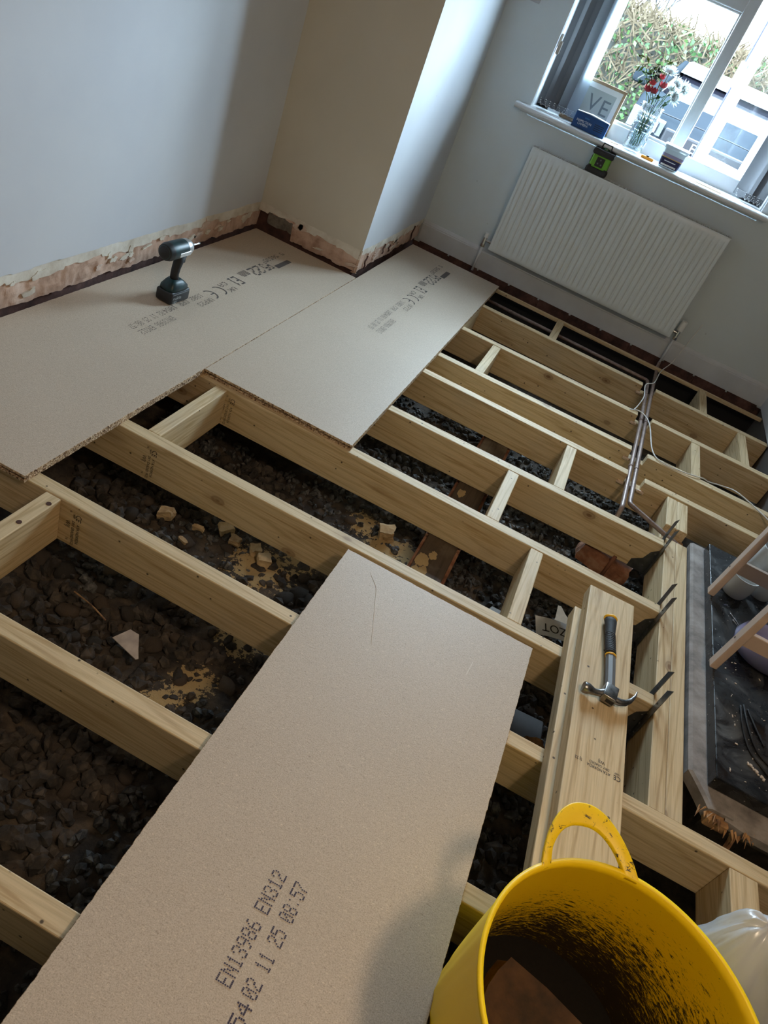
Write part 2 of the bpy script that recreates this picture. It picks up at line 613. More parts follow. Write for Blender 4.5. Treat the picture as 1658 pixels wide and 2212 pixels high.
SAGE = simple('sage_print', (0.42, 0.46, 0.43), 0.6)
GREYINK = simple('grey_ink', (0.16, 0.19, 0.20), 0.6)
NAVY = simple('navy_label', (0.018, 0.02, 0.075), 0.4)
LILAC = simple('lilac_label', (0.30, 0.29, 0.47), 0.4)
GOLD = simple('gold_band', (0.62, 0.42, 0.12), 0.4)
ORANGE = simple('orange_plastic', (0.85, 0.33, 0.015), 0.4)
BRASS = simple('pale_ply', (0.60, 0.47, 0.29), 0.5, var=0.2, vscale=40)
PURPLE = None
STEM = simple('green_stem', (0.05, 0.11, 0.03), 0.6)
LEAF = simple('dark_green_leaf', (0.045, 0.11, 0.03), 0.55, spec=0.05, var=0.4, vscale=80)
LEAFL = simple('olive_leaf', (0.16, 0.22, 0.06), 0.55, spec=0.05, var=0.4, vscale=80)
LEAFD = simple('blackish_leaf', (0.012, 0.02, 0.012), 0.6, spec=0.05)
PETR = simple('crimson_petal', (0.42, 0.012, 0.035), 0.6, var=0.5, vscale=90)
PETP = simple('coral_petal', (0.70, 0.09, 0.12), 0.6, var=0.3, vscale=90)
PETW = mat_fabric('white_petal', (0.40, 0.43, 0.42), 0.35)
PAPER = simple('white_paper', (0.66, 0.70, 0.74), 0.6, var=0.12, vscale=30)
CARDB = simple('buff_card', (0.58, 0.44, 0.31), 0.8, var=0.15, vscale=40)
BLK = simple('black_ink', (0.012, 0.012, 0.014), 0.6)
CUP_IN = simple('grey_glaze', (0.30, 0.30, 0.29), 0.4)

# ------------------------------------------------------------------ room shell
XL, XC, YC, YW, XR, YB, ZC = -1.2204, -0.624, 1.483, 2.5705, 1.76, -4.2, 2.42
ZG = -0.30        # ground under the floor


def rag(u, seed, amp, freq=14.0):
    n = noise.noise(Vector((u * freq, seed * 7.3, 0.0))) * 0.65 + noise.noise(Vector((u * freq * 3.1, seed * 3.1, 4.0))) * 0.35
    n += 0.25 * (1 if noise.noise(Vector((u * freq * 0.6, seed, 9.0))) > 0.12 else -1)
    return n * amp


def sheet(mapf, u0, u1, zb, zt, thick, step=0.012, rows=1, bumpy=0.0, seed=1.0):
    """coat of plaster or paint on a wall: ragged lower edge zb(u), top zt; mapf(u, z, d) puts depth d behind the face"""
    mb = MB()
    n = max(2, int((u1 - u0) / step))
    us = [u0 + (u1 - u0) * i / n for i in range(n + 1)]
    vs, fs = [], []
    R = rows + 1
    for u in us:
        b = zb(u)
        t = zt(u) if callable(zt) else zt
        for r in range(R):
            z = b + (t - b) * r / rows
            d = 0.0
            if bumpy:
                d = bumpy * (noise.noise(Vector((u * 16, z * 16, seed))) + 0.5 * noise.noise(Vector((u * 45, z * 45, seed + 3))))
            vs.append(mapf(u, z, d))
        vs.append(mapf(u, b - 0.002, thick))
    K = R + 1
    for i in range(n):
        for r in range(rows):
            fs.append((i * K + r, (i + 1) * K + r, (i + 1) * K + r + 1, i * K + r + 1))
        fs.append((i * K + R, (i + 1) * K + R, (i + 1) * K, i * K))
    mb.add(vs, fs)
    return mb


def wall_coats(prefix, mapf, u0, u1, paint, parent_name, hole=None, backs=None, seed=1.0, cream=True):
    wall = sheet(mapf, u0, u1, lambda u: 0.152 + rag(u, seed, 0.006, 9), ZC, 0.006, seed=seed).build(parent_name, paint)
    struct(wall)

    def cz(u):
        return 0.112 + rag(u, seed + 2, 0.026, 7)

    def pz(u):
        z = 0.028 + rag(u, seed + 5, 0.009, 16)
        if hole:
            a, b, h = hole
            if a < u < b:
                z = h + rag(u, seed + 9, 0.012, 22)
        return z
    sk = sheet(lambda u, z, d: mapf(u, z, 0.004 + d), u0, u1, cz, 0.17, 0.008, step=0.008, rows=4, bumpy=0.0015, seed=seed)
    sk.build('skim_coat', SKIM, wall)
    pk = sheet(lambda u, z, d: mapf(u, z, 0.009 + d), u0, u1, pz, 0.15, 0.02, step=0.007, rows=12, bumpy=0.0065, seed=seed + 1)
    pk.build('plaster_coat', PINK, wall)
    # flakes of skim and paint still clinging to the backing coat
    fr = random.Random(int(seed * 13))
    lo, hi = max(u0, -1.25), u1
    nfl = int((hi - lo) * 13)
    for q in range(nfl):
        uc, zc_ = fr.uniform(lo + 0.03, hi - 0.03), fr.uniform(0.055, 0.125)
        if hole and uc < hole[1]:
            continue
        ru, rz_ = fr.uniform(0.012, 0.055), fr.uniform(0.006, 0.022)
        nq = 14
        vs_f = []
        for d_ in (0.0015, 0.0085):
            for k_ in range(nq):
                a_ = 2 * PI * k_ / nq
                e_ = 0.75 + 0.55 * noise.noise(Vector((math.cos(a_) * 1.6 + q, math.sin(a_) * 1.6, seed)))
                vs_f.append(mapf(uc + math.cos(a_) * ru * e_, zc_ + math.sin(a_) * rz_ * e_ + 0.15 * math.cos(a_) * ru, d_))
        ff = [tuple(range(nq))] + [(k_, (k_ + 1) % nq, nq + (k_ + 1) % nq, nq + k_) for k_ in range(nq)]
        MB().add(vs_f, ff).build('plaster_flake', SKIM if fr.random() < 0.6 else PINK2, wall)
    return wall


# left wall (face x = XL, looking towards +X)
wl = wall_coats('l', lambda u, z, d: (XL - d, u, z), YB, YC + 0.02, P_BLUE, 'wall_left', seed=1.0)
MB().box(XL - 0.25, XL - 0.026, YB - .2, YW + 0.3, ZG - 0.3, ZC).build('brickwork', BRICKD, wl)
# boxed-out return: face y = YC (towards the camera) and face x = XC
wr = wall_coats('r', lambda u, z, d: (u, YC + d, z), XL - 0.01, XC, W_CREAM, 'wall_return', hole=(-1.225, -1.02, 0.118), seed=4.0)
MB().box(XL - 0.02, XC - 0.027, YC + 0.026, YW + 0.2, ZG - 0.3, ZC).build('brickwork', BRICKD, wr)
cm = sheet(lambda u, z, d: (u, YC + 0.016 + d, z), -1.17, -1.005, lambda u: 0.06 + rag(u, 21, 0.02, 18), 0.14, 0.02, step=0.006, rows=8, bumpy=0.007, seed=31)
cm.build('cement_patch', CEMENT, wr)
ws = wall_coats('s', lambda u, z, d: (XC - d, u, z), YC, YW, P_BLUE, 'wall_return_side', seed=8.0)
# thin cracked strips on the side face
for (yy, z0, z1) in ((1.60, 0.03, 0.10), (1.86, 0.06, 0.115), (1.97, 0.05, 0.09), (2.38, 0.03, 0.13)):
    mb = MB()
    mb.tube([(XC + 0.001, yy + 0.012 * math.sin(k * 1.7), z0 + (z1 - z0) * k / 5) for k in range(6)], 0.004, 5)
    mb.build('chased_crack', BRICKD, ws)

# window wall with the opening
OX0, OX1, OZ0, OZ1 = -0.285, 1.115, 0.90, 2.12
mb = MB()
for (a, b, c, d) in ((XC - 0.02, OX0, 0.0, ZC), (OX1, XR + 0.05, 0.0, ZC), (OX0, OX1, 0.0, OZ0), (OX0, OX1, OZ1, ZC)):
    mb.box(a, b, YW, YW + 0.27, c, d)
wf = struct(mb.build('wall_front', P_WHITE))
MB().box(XC - 0.02, XR + 0.05, YW - 0.004, YW + 0.27, -0.052, 0.0).build('brickwork', BRICKD, wf)
MB().box(XC - 0.02, XR + 0.05, YW - 0.03, YW + 0.27, ZG - 0.3, -0.052).build('black_wall_base', BLACKBASE, wf)  # plain black wall face backing the void below floor level
# individual bricks of the course showing below the skirting
x = XC + 0.02
k = 0
while x < XR - 0.1:
    L = 0.205 + rnd.uniform(-0.01, 0.01)
    MB().bbox(x, min(x + L, XR), YW - 0.012, YW + 0.03, -0.05, 0.012, 0.004, 1).build('brick', BRICKD, wf)
    x += L + 0.012

wright = struct(MB().box(XR, XR + 0.2, YB - .2, YW + 0.1, ZG - 0.3, ZC).build('wall_right', P_TAUPE))
struct(MB().box(XL - .1, XR + .1, YB - 0.2, YB, ZG - .3, ZC).build('wall_back', P_TAUPE))
struct(MB().box(XL - 0.3, XR + 0.25, YB - 0.25, YW + 0.3, ZC, ZC + 0.2).build('ceiling', P_CEIL))

# skirting board on the window wall
prof = [(YW, 0.015), (2.5525, 0.015), (2.5525, 0.118), (2.5555, 0.121), (2.5555, 0.127), (2.558, 0.130), (2.5615, 0.137), (2.565, 0.143), (YW, 0.143)]
bb = struct(MB().prism(prof, XC + 0.004, XR, 'x').build('baseboard_front', SKIRT))
struct(MB().prism([(XR, 0.015), (XR - 0.018, 0.015), (XR - 0.018, 0.125), (XR - 0.006, 0.143), (XR, 0.143)], 0.95, YW - .01, 'y').build('baseboard_right', SKIRT))

# ------------------------------------------------------------------ window
win = struct(empty('window_1', (0.4, 2.75, 0.95)))


def winpart(mb, name, mat, **k):
    o = mb.build(name, mat, win, **k)
    o.matrix_parent_inverse = Matrix.Translation((-0.4, -2.75, -0.95))
    return o


FY0, FY1 = 2.735, 2.805
fm = MB()
fm.bbox(OX0, -0.205, FY0, FY1, 0.945, OZ1, 0.006)
fm.bbox(0.985, OX1, FY0, FY1, 0.945, OZ1, 0.006)
fm.bbox(OX0, OX1, FY0, FY1, 0.945, 1.030, 0.006)
fm.bbox(OX0, OX1, FY0, FY1, 2.05, OZ1, 0.006)
winpart(fm, 'frame', UPVC)
winpart(MB().bbox(0.512, 0.578, FY0 - 0.004, FY1, 1.02, 2.06, 0.006), 'mullion', UPVC)
winpart(MB().bbox(-0.21, 0.52, FY0 - 0.002, FY1, 1.70, 1.80, 0.006), 'transom', UPVC)
gb = MB()
for (a, b, c, d) in ((-0.208, 0.516, 1.025, 1.045), (-0.208, 0.516, 1.690, 1.702), (-0.208, -0.195, 1.03, 1.70), (0.502, 0.514, 1.03, 1.70)):
    gb.bbox(a, b, FY0 + 0.01, FY0 + 0.034, c, d, 0.003, 1)
winpart(gb, 'glazing_bead', UPVC)
winpart(MB().box(-0.21, 0.515, 2.768, 2.774, 1.03, 1.705), 'pane', GLASS)
winpart(MB().box(-0.21, 0.515, 2.768, 2.774, 1.79, 2.06), 'pane', GLASS)
# reveals
rv = MB()
rv.box(OX0 - 0.004, OX0 + 0.001, YW - 0.001, FY0 + .02, 0.94, OZ1)
rv.box(OX1 - 0.001, OX1 + 0.004, YW - 0.001, FY0 + .02, 0.94, OZ1)
winpart(rv, 'reveal_lining', GLOSSW)
# opening casement, hung on the right and pushed out
SH = Matrix.Translation((0.975, 2.785, 0)) @ Matrix.Rotation(-math.radians(37.8), 4, 'Z')
sw = 0.385
sm = MB()
sm.bbox(-sw, 0, -0.03, 0.03, 1.0, 1.062, 0.006, mat=SH)
sm.bbox(-sw, 0, -0.03, 0.03, 2.0, 2.06, 0.006, mat=SH)
sm.bbox(-sw, -sw + 0.06, -0.03, 0.03, 1.0, 2.06, 0.006, mat=SH)
sm.bbox(-0.06, 0, -0.03, 0.03, 1.0, 2.06, 0.006, mat=SH)
sash = winpart(sm, 'sash', UPVC)
g_ = MB().box(-sw + 0.055, -0.055, -0.004, 0.004, 1.055, 2.005, mat=SH).build('pane', GLASS, sash)
s_ = MB()
for (a, b, c, d) in ((-sw + 0.004, -sw + 0.012, 1.0, 2.06), (-sw, 0, 1.003, 1.008)):
    s_.box(a, b, -0.034, -0.029, c, d, mat=SH)
s_.build('weather_seal', simple('navy_seal', (0.02, 0.02, 0.12), 0.6), sash)
h_ = MB().bbox(-sw + 0.015, -sw + 0.04, -0.075, -0.03, 1.50, 1.53, 0.005, mat=SH)
h_.bbox(-sw + 0.017, -sw + 0.038, -0.078, -0.055, 1.40, 1.53, 0.006, mat=SH)
h_.build('handle', WHITEP, sash)
winpart(MB().tube([(0.80, 2.78, 1.02), (0.90, 2.86, 1.015), (0.78, 2.90, 1.012)], 0.006, 6), 'stay', STEEL)
# sill board
sb = MB()
ps = [(2.735, 0.920), (2.735, 0.949), (2.512, 0.949)]
ps += [(2.500 - 0.0145 * math.sin(a), 0.9345 + 0.0145 * math.cos(a)) for a in [PI * k / 8 for k in range(9)]]
ps += [(2.512, 0.920)]
sb.prism(ps, -0.358, 1.155, 'x')
winpart(sb, 'window_sill', GLOSSW)
winpart(MB().prism([(YW, 0.905), (YW - 0.03, 0.912), (YW - 0.034, 0.921), (YW, 0.921)], -0.33, 1.13, 'x'), 'sill_moulding', GLOSSW)
ct = empty('window_catch', (-0.284, 2.62, 1.27))
tag(ct, 'small worn white cord cleat screwed to the window reveal beside the blind', 'cleat')
MB().bbox(-0.001, 0.014, -0.010, 0.010, -0.02, 0.045, 0.005).build('plate', WHITEP, ct)
MB().bbox(0.004, 0.024, -0.012, 0.012, -0.055, 0.012, 0.009, 3).build('hook', simple('aged_plastic', (0.42, 0.38, 0.33), 0.5), ct)


def blind(name, label, xs, zb, y, lit_last, flip=1):
    b = empty(name, (xs[0], y, zb))
    tag(b, label, 'blind')
    for i, x in enumerate(xs):
        mb = MB()
        vs, fs = [], []
        a = math.radians(38 + 9 * math.sin(i * 2.1)) * flip
        nn = 7
        last = lit_last and i == len(xs) - 1
        if last:
            a = math.radians(12)
        for j in range(nn):
            t = (j / (nn - 1) - 0.5) * 0.089
            bow = 0.006 * math.cos(PI * (j / (nn - 1) - 0.5))
            vs += [(x - xs[0] + t * math.cos(a) - bow * math.sin(a), t * math.sin(a) + bow * math.cos(a) + (0.02 if last else 0), 0.0),
                   (x - xs[0] + t * math.cos(a) - bow * math.sin(a), t * math.sin(a) + bow * math.cos(a) + (0.02 if last else 0), 2.085 - zb)]
        for j in range(nn - 1):
            fs.append((2 * j, 2 * j + 2, 2 * j + 3, 2 * j + 1))
        mb.add(vs, fs)
        v = mb.build('vane', FAB_LIT if last else FAB, b, smooth=True, recalc=False)
        wt = MB().bbox(-0.036, 0.036, -0.0025, 0.0025, 0.0, 0.026, 0.002, 1, mat=Matrix.Translation((x - xs[0], 0.02 if last else 0, 0.004)) @ Matrix.Rotation(a, 4, 'Z'))
        wt.build('weight', FAB if not last else FAB_LIT, v)
        # chain links hang between neighbouring vanes
        if i < len(xs) - 1:
            x2 = xs[i + 1]
            for q in (-1, 1):
                pts = []
                for k in range(11):
                    t = k / 10
                    pts.append((x - xs[0] + (x2 - x) * t + 0.030 * q * math.cos(a), 0.030 * q * math.sin(a) - 0.006, 0.030 - 0.034 * math.sin(PI * t)))
                cm_ = MB()
                for p in pts:
                    bm = bmesh.new()
                    bmesh.ops.create_icosphere(bm, subdivisions=1, radius=0.0023, matrix=Matrix.Translation(p))
                    cm_.bm(bm)
                cm_.build('bead_chain', WHITEP, b)
    MB().bbox(-0.03, (xs[-1] - xs[0]) + 0.05, -0.02, 0.025, 2.085 - zb, 2.115 - zb, 0.003).build('head_rail', WHITEP, b)
    return b


blind('vertical_blind', 'grey vertical blind bunched at the window beside the picture frame', [-0.232, -0.203, -0.174, -0.146, -0.118, -0.082], 0.972, 2.655, True)
blind('vertical_blind', 'grey vertical blind bunched at the window beside the open casement', [0.975, 1.0, 1.025, 1.05, 1.072], 0.968, 2.655, False, -1)

# white switch plate high on the window wall
sp = tag(MB().bbox(-0.60, -0.452, YW - 0.009, YW, 1.388, 1.475, 0.003).build('switch_plate', simple('grey_switch', (0.42, 0.42, 0.44), 0.4)),
         'grey socket plate on the window wall left of the window', 'socket')

# ------------------------------------------------------------------ underfloor ground
SAND = [(-0.05, -0.43, .16), (0.06, -0.30, .10), (0.10, -0.62, .12), (0.25, -0.02, .12), (0.33, 0.0, .09), (0.05, -0.72, .12), (0.02, -0.95, .10),
        (0.36, 0.40, .09), (0.58, -0.28, .07), (0.14, 0.05, .10), (-0.02, -1.05, .08), (0.30, -0.1, .1)]
gm = bpy.data.meshes.new('floor')
nx, ny = 150, 210
gx0, gx1, gy0, gy1 = XL - 0.02, XR + 0.02, YB, YW + 0.02
vs, sand = [], []
for j in range(ny + 1):
    for i in range(nx + 1):
        x = gx0 + (gx1 - gx0) * i / nx
        y = gy0 + (gy1 - gy0) * j / ny
        z = ZG + 0.025 * noise.noise(Vector((x * 3, y * 3, 1))) + 0.014 * noise.noise(Vector((x * 14, y * 14, 2))) + 0.008 * noise.noise(Vector((x * 40, y * 40, 2)))
        s = 0.0
        for (sx, sy, sr) in SAND:
            d = math.hypot(x - sx, y - sy)
            s = max(s, 0.74 * max(0.0, 1 - d / (sr * 1.7)))
        z += 0.02 * s
        vs.append((x, y, z))
        sand.append(s)
fs = []
for j in range(ny):
    for i in range(nx):
        a = j * (nx + 1) + i
        fs.append((a, a + 1, a + nx + 2, a + nx + 1))
gm.from_pydata(vs, [], fs)
gm.materials.append(GROUND)
at = gm.attributes.new('sand', 'FLOAT', 'POINT')
at.data.foreach_set('value', sand)
gm.polygons.foreach_set('use_smooth', [True] * len(gm.polygons))
ground = struct(link(bpy.data.objects.new('floor', gm)))


def ground_z(x, y):
    return ZG + 0.025 * noise.noise(Vector((x * 3, y * 3, 1))) + 0.014 * noise.noise(Vector((x * 14, y * 14, 2)))


def mat_stone(name, cols):
    m, nt, b = newmat(name)
    oi = nt.nodes.new('ShaderNodeObjectInfo')
    v = coords(nt, rand=True)
    n = noise_tex(nt, v, 22, 6, 0.65)
    base = ramp(nt, oi.outputs['Random'], [(0.0, cols[0]), (0.45, cols[1]), (0.8, cols[2]), (1.0, cols[3])])
    c = mixc(nt, 0.75, base, ramp(nt, n, [(0.3, (0.35, 0.33, 0.3)), (0.65, (1.15, 1.1, 1.0))]), 'MULTIPLY')
    nt.links.new(c, b.inputs['Base Color'])
    b.inputs['Roughness'].default_value = 0.85
    bump(nt, b, n, 0.6, 0.006)
    return m


STONE = mat_stone('rubble_stone', ((0.030, 0.026, 0.023), (0.058, 0.043, 0.034), (0.09, 0.062, 0.044), (0.15, 0.12, 0.095)))
COAL = mat_multi('sooty_clinker', [(0.3, (0.010, 0.010, 0.011)), (0.5, (0.045, 0.042, 0.04)), (0.68, (0.16, 0.15, 0.14))], 40, 0.6, 0.6, 0.004)


def stone_mesh(seed, sub=1):
    r = random.Random(seed)
    bm = bmesh.new()
    bmesh.ops.create_icosphere(bm, subdivisions=sub, radius=1.0)
    off = Vector((r.uniform(0, 50), r.uniform(0, 50), r.uniform(0, 50)))
    for v in bm.verts:
        v.co *= 1 + 0.38 * noise.noise(v.co * 1.1 + off) + 0.12 * noise.noise(v.co * 3 + off)
        v.co.z *= 0.72
    return bm


stone_meshes = []
for k in range(10):
    bm = stone_mesh(k, 2)
    me = bpy.data.meshes.new('stone')
    bm.to_mesh(me)
    bm.free()
    me.materials.append(STONE)
    me.polygons.foreach_set('use_smooth', [True] * len(me.polygons))
    stone_meshes.append(me)


def covered(x, y):
    """under the boards, where the photo shows nothing"""
    if -1.25 < x < -0.75 and y > -0.8:
        return True
    if -0.65 < x < -0.12 and y > 0.12:
        return True
    if 0.38 < x < 0.70 and y < -0.75:
        return True
    if x > 1.32 and -0.7 < y < 0.95:
        return True
    return y < -2.1 or y > 1.75


placed = []
cnt = 0
tries = 0
while cnt < 296 and tries < 20000:
    tries += 1
    x, y = rnd.uniform(-1.1, 1.3), rnd.uniform(-1.95, 1.0)
    if covered(x, y):
        continue
    if x > 0.35 and rnd.random() < 0.75:
        continue
    if y > -0.35 and rnd.random() < 0.4:
        continue
    r = rnd.uniform(0.018, 0.032) if y < -0.4 else rnd.uniform(0.015, 0.026)
    if any((x - a) ** 2 + (y - b) ** 2 < ((r + c) * 0.80) ** 2 for a, b, c in placed):
        continue
    placed.append((x, y, r))
    o = bpy.data.objects.new('stone', rnd.choice(stone_meshes))
    link(o, ground)
    o.location = (x, y, ground_z(x, y) + r * 0.22)
    o.scale = (r * rnd.uniform(0.85, 1.3), r * rnd.uniform(0.8, 1.1), r * rnd.uniform(0.8, 1.1))
    o.rotation_euler = (rnd.uniform(-.3, .3), rnd.uniform(-.3, .3), rnd.uniform(0, 6.28))
    cnt += 1
# the smaller gravel and clinker between them: nobody could count it
protos = []
for k in range(6):
    bm = stone_mesh(100 + k, 1)
    bm.verts.index_update()
    protos.append(([v.co.copy() for v in bm.verts], [tuple(v.index for v in f.verts) for f in bm.faces]))
    bm.free()
ga, gc = MB(), MB()
for k in range(15000):
    x, y = rnd.uniform(-1.15, 1.35), rnd.uniform(-2.0, 1.7)
    if covered(x, y):
        continue
    clinker = noise.noise(Vector((x * 2.2 + 3, y * 2.2, 5))) + (0.35 if y > -0.05 else -0.1) + (0.2 if x > 0.6 else 0) > 0.05
    sand_here = any(math.hypot(x - a, y - b) < c * 0.8 for a, b, c in SAND)
    if sand_here and rnd.random() < 0.55:
        continue
    r = rnd.uniform(0.007, 0.019) if clinker else rnd.uniform(0.010, 0.026)
    pv, pf = rnd.choice(protos)
    Mx = Matrix.Translation((x, y, ground_z(x, y) + r * 0.3)) @ Euler((rnd.uniform(0, 6), rnd.uniform(0, 6), rnd.uniform(0, 6))).to_matrix().to_4x4() @ Matrix.Diagonal((r * rnd.uniform(.8, 1.4), r, r * rnd.uniform(.7, 1.1), 1))
    (gc if clinker else ga).add([Mx @ p for p in pv], pf)
og = ga.build('gravel', mat_multi('brown_gravel', [(0.3, (0.013, 0.011, 0.010)), (0.5, (0.040, 0.031, 0.025)), (0.68, (0.095, 0.070, 0.051))], 26, 0.85, 0.5, 0.004), ground, recalc=False)
og['kind'] = 'stuff'
oc = gc.build('clinker', COAL, ground, recalc=False)
oc['kind'] = 'stuff'


# ------------------------------------------------------------------ timber
def timber(name, x0, x1, y, h, wdt, z1=0.0, rz=0.0, notches=(), label=None, cat=None, group=None, mat=None, bev=0.003, dead=False):
    """member whose long axis is local X; y is its near (camera-side) face"""
    L = x1 - x0
    mat = mat or PINE
    mb = MB()
    if not notches:
        mb.bbox(0, L, 0, wdt, -h, 0, bev, 2)
    else:
        poly = [(0, -h), (L, -h), (L, 0)]
        for (a, b, d) in sorted(notches, reverse=True):
            poly += [(b - x0, 0), (b - x0 - 0.002, -d), (a - x0 + 0.002, -d * 0.94), (a - x0, 0)]
        poly += [(0, 0)]
        bm = bmesh.new()
        v0 = [bm.verts.new((p[0], 0, p[1])) for p in poly]
        f = bm.faces.new(v0)
        ex = bmesh.ops.extrude_face_region(bm, geom=[f])
        for e in ex['geom']:
            if isinstance(e, bmesh.types.BMVert):
                e.co.y = wdt
        bmesh.ops.triangulate(bm, faces=[g for g in bm.faces if len(g.verts) > 4])
        bmesh.ops.recalc_face_normals(bm, faces=bm.faces[:])
        es = [e for e in bm.edges if len(e.link_faces) == 2 and e.calc_face_angle(0) > 0.5]
        bmesh.ops.bevel(bm, geom=es, offset=0.002, segments=1, affect='EDGES')
        mb.bm(bm)
    o = mb.build(name, mat, loc=(x0, y, z1), rot=(0, 0, rz))
    if label:
        tag(o, label, cat, group)
    return o


NT = (1.003, 1.083, 0.045)
JH, JW = 0.147, 0.047
ordw = ['', 'first', 'second', 'third', 'fourth', 'fifth', 'sixth', 'seventh', 'eighth', 'ninth', 'tenth', 'eleventh', 'twelfth']
XEND = XR - 0.005
JD = {1: (-0.60, XEND, 1.990, 0.0055, (NT,)), 2: (-0.60, XEND, 1.524, 0.018, (NT,)), 3: (-0.60, XEND, 1.072, 0.030, (NT,)), 4: (-0.60, XEND, 0.842, 0.014, (NT,)),
      5: (-0.62, 1.192, 0.374, 0.033, ()), 6: (-1.20, 1.192, -0.032, 0.012, ()), 7: (-1.20, 1.192, -0.492, 0.016, ()), 8: (-1.20, XEND, -0.867, 0.005, ()),
      9: (-1.20, XEND, -1.292, 0.001, ()), 10: (-1.20, XEND, -1.706, 0.0, ()), 11: (-1.20, XEND, -2.14, 0.0, ()), 12: (-1.20, XEND, -2.58, 0.0, ())}
JOIST = {}


def jy(k, x):
    x0, x1, y, rz, n = JD[k]
    return y + (x - x0) * math.tan(rz)


for k, (x0, x1, y, rz, nt_) in JD.items():
    extra = ', notched for two copper pipes' if nt_ else (', ending in a joist hanger' if k in (5, 6, 7) else (', meeting the near end of the trimmer' if k == 8 else ''))
    JOIST[k] = timber('floor_joist', x0, x1, y, JH, JW, 0.0, rz, nt_, 'pine floor joist, %s out from the radiator wall%s' % (ordw[k], extra), 'joist', 'new pine floor joists', bev=0.0028)
tag(timber('wall_batten', XC + 0.01, XEND, 2.40, 0.022, 0.018, 0.0), 'thin pine batten running along the brick wall under the radiator', 'batten')


def noggin(xc, ka, kb, wdt, label, z1=-0.001, drop=0.0, ya=None, yb=None, lean=0.0, h=JH - 0.004):
    """short block between joist ka (nearer the camera) and kb"""
    y0 = (jy(ka, xc) + JW if ya is None else ya) + 0.001
    y1 = (jy(kb, xc) if yb is None else yb) - 0.001
    o = timber('noggin', 0, y1 - y0, 0, h, wdt, z1 - drop)
    o.location = (xc + wdt / 2, y0, z1 - drop)
    o.rotation_euler = (0, 0, PI / 2 + lean)
    tag(o, label, 'noggin', 'pine noggins between the joists')
    return o


G = 'short pine noggin between the %s and %s joists from the radiator wall'
noggin(0.435, 1, 1, 0.045, 'short pine noggin between the wall batten and first joist, nearer the boards', ya=jy(1, .435) + JW, yb=2.40, h=0.020)
noggin(1.372, 1, 1, 0.045, 'short pine noggin between the wall batten and first joist, beyond the copper pipes', ya=jy(1, 1.372) + JW, yb=2.40)
noggin(-0.015, 2, 1, 0.030, 'pale noggin half under the board edge between first and second joists')
noggin(1.60, 2, 1, 0.047, 'short pine noggin between the first and second joists beyond the copper pipes')
noggin(0.205, 3, 2, 0.045, 'short pine noggin between the second and third joists, beside the laid board')
noggin(1.325, 3, 2, 0.047, 'short pine noggin between the second and third joists beyond the copper pipes')
noggin(0.737, 5, 4, 0.047, G % ('fourth', 'fifth'))
noggin(0.552, 6, 5, 0.047, G % ('fifth', 'sixth'))
noggin(0.735, 7, 6, 0.047, 'short pine noggin between the sixth and seventh joists, beside the stacked timbers')
nn1 = noggin(-0.510, 7, 6, 0.045, 'pale rough-edged noggin between the sixth and seventh joists, beside the laid boards')
nn2 = noggin(-0.520, 9, 8, 0.047, 'rough-sawn noggin with two bored screw holes between the eighth and ninth joists')
noggin(1.448, 9, 8, 0.075, 'broad pine noggin beside the clear plastic sack')
# bored screw holes of the nearest noggin
for (px, py) in ((0.035, 0.012), (0.135, 0.016)):
    L = nn2.dimensions.x
    MB().lathe([(0.007, -0.02), (0.007, 0.0012)], 10, (nn2.data.vertices[0].co.x * 0 + (jy(8, -.52) - jy(9, -.52) - JW) - px - .002, py - 0.002, 0), cap1=True).build('screw_hole', simple('hole_brown', (0.06, 0.02, 0.01), 0.8), nn2)

# double trimmer with a notch for the pipes
tr = empty('trimmer_beam', (1.193, -0.813, -JH))
tag(tr, 'double pine trimmer beam carrying three joist hangers beside the hearth', 'beam')
for q in (0, 1):
    xa = 1.193 + q * 0.0475
    poly = [(-0.811 + .0, -JH), (0.853, -JH), (0.853, 0), (0.612, 0), (0.606, -0.045), (0.515, -0.045), (0.508, 0), (-0.811, 0)]
    mb = MB()
    bm = bmesh.new()
    v0 = [bm.verts.new((p[0] + 0.813, -(q * 0.0475), p[1] + JH)) for p in poly]
    f = bm.faces.new(v0)
    ex = bmesh.ops.extrude_face_region(bm, geom=[f])
    for e in ex['geom']:
        if isinstance(e, bmesh.types.BMVert):
            e.co.y -= 0.0465
    bmesh.ops.triangulate(bm, faces=[g for g in bm.faces if len(g.verts) > 4])
    bmesh.ops.recalc_face_normals(bm, faces=bm.faces[:])
    es = [e for e in bm.edges if len(e.link_faces) == 2 and e.calc_face_angle(0) > 0.5]
    bmesh.ops.bevel(bm, geom=es, offset=0.0025, segments=1, affect='EDGES')
    mb.bm(bm)
    o = mb.build('ply', PINE, tr)
    o.rotation_euler = (0, 0, PI / 2)
mb = MB().bbox(1.235, 1.292, 0.52, 0.60, -0.045, -0.039, 0.002)
tag(mb.build('packing_block', SPLINT), 'small brown timber packing block under the pipes in the trimmer notch', 'block')


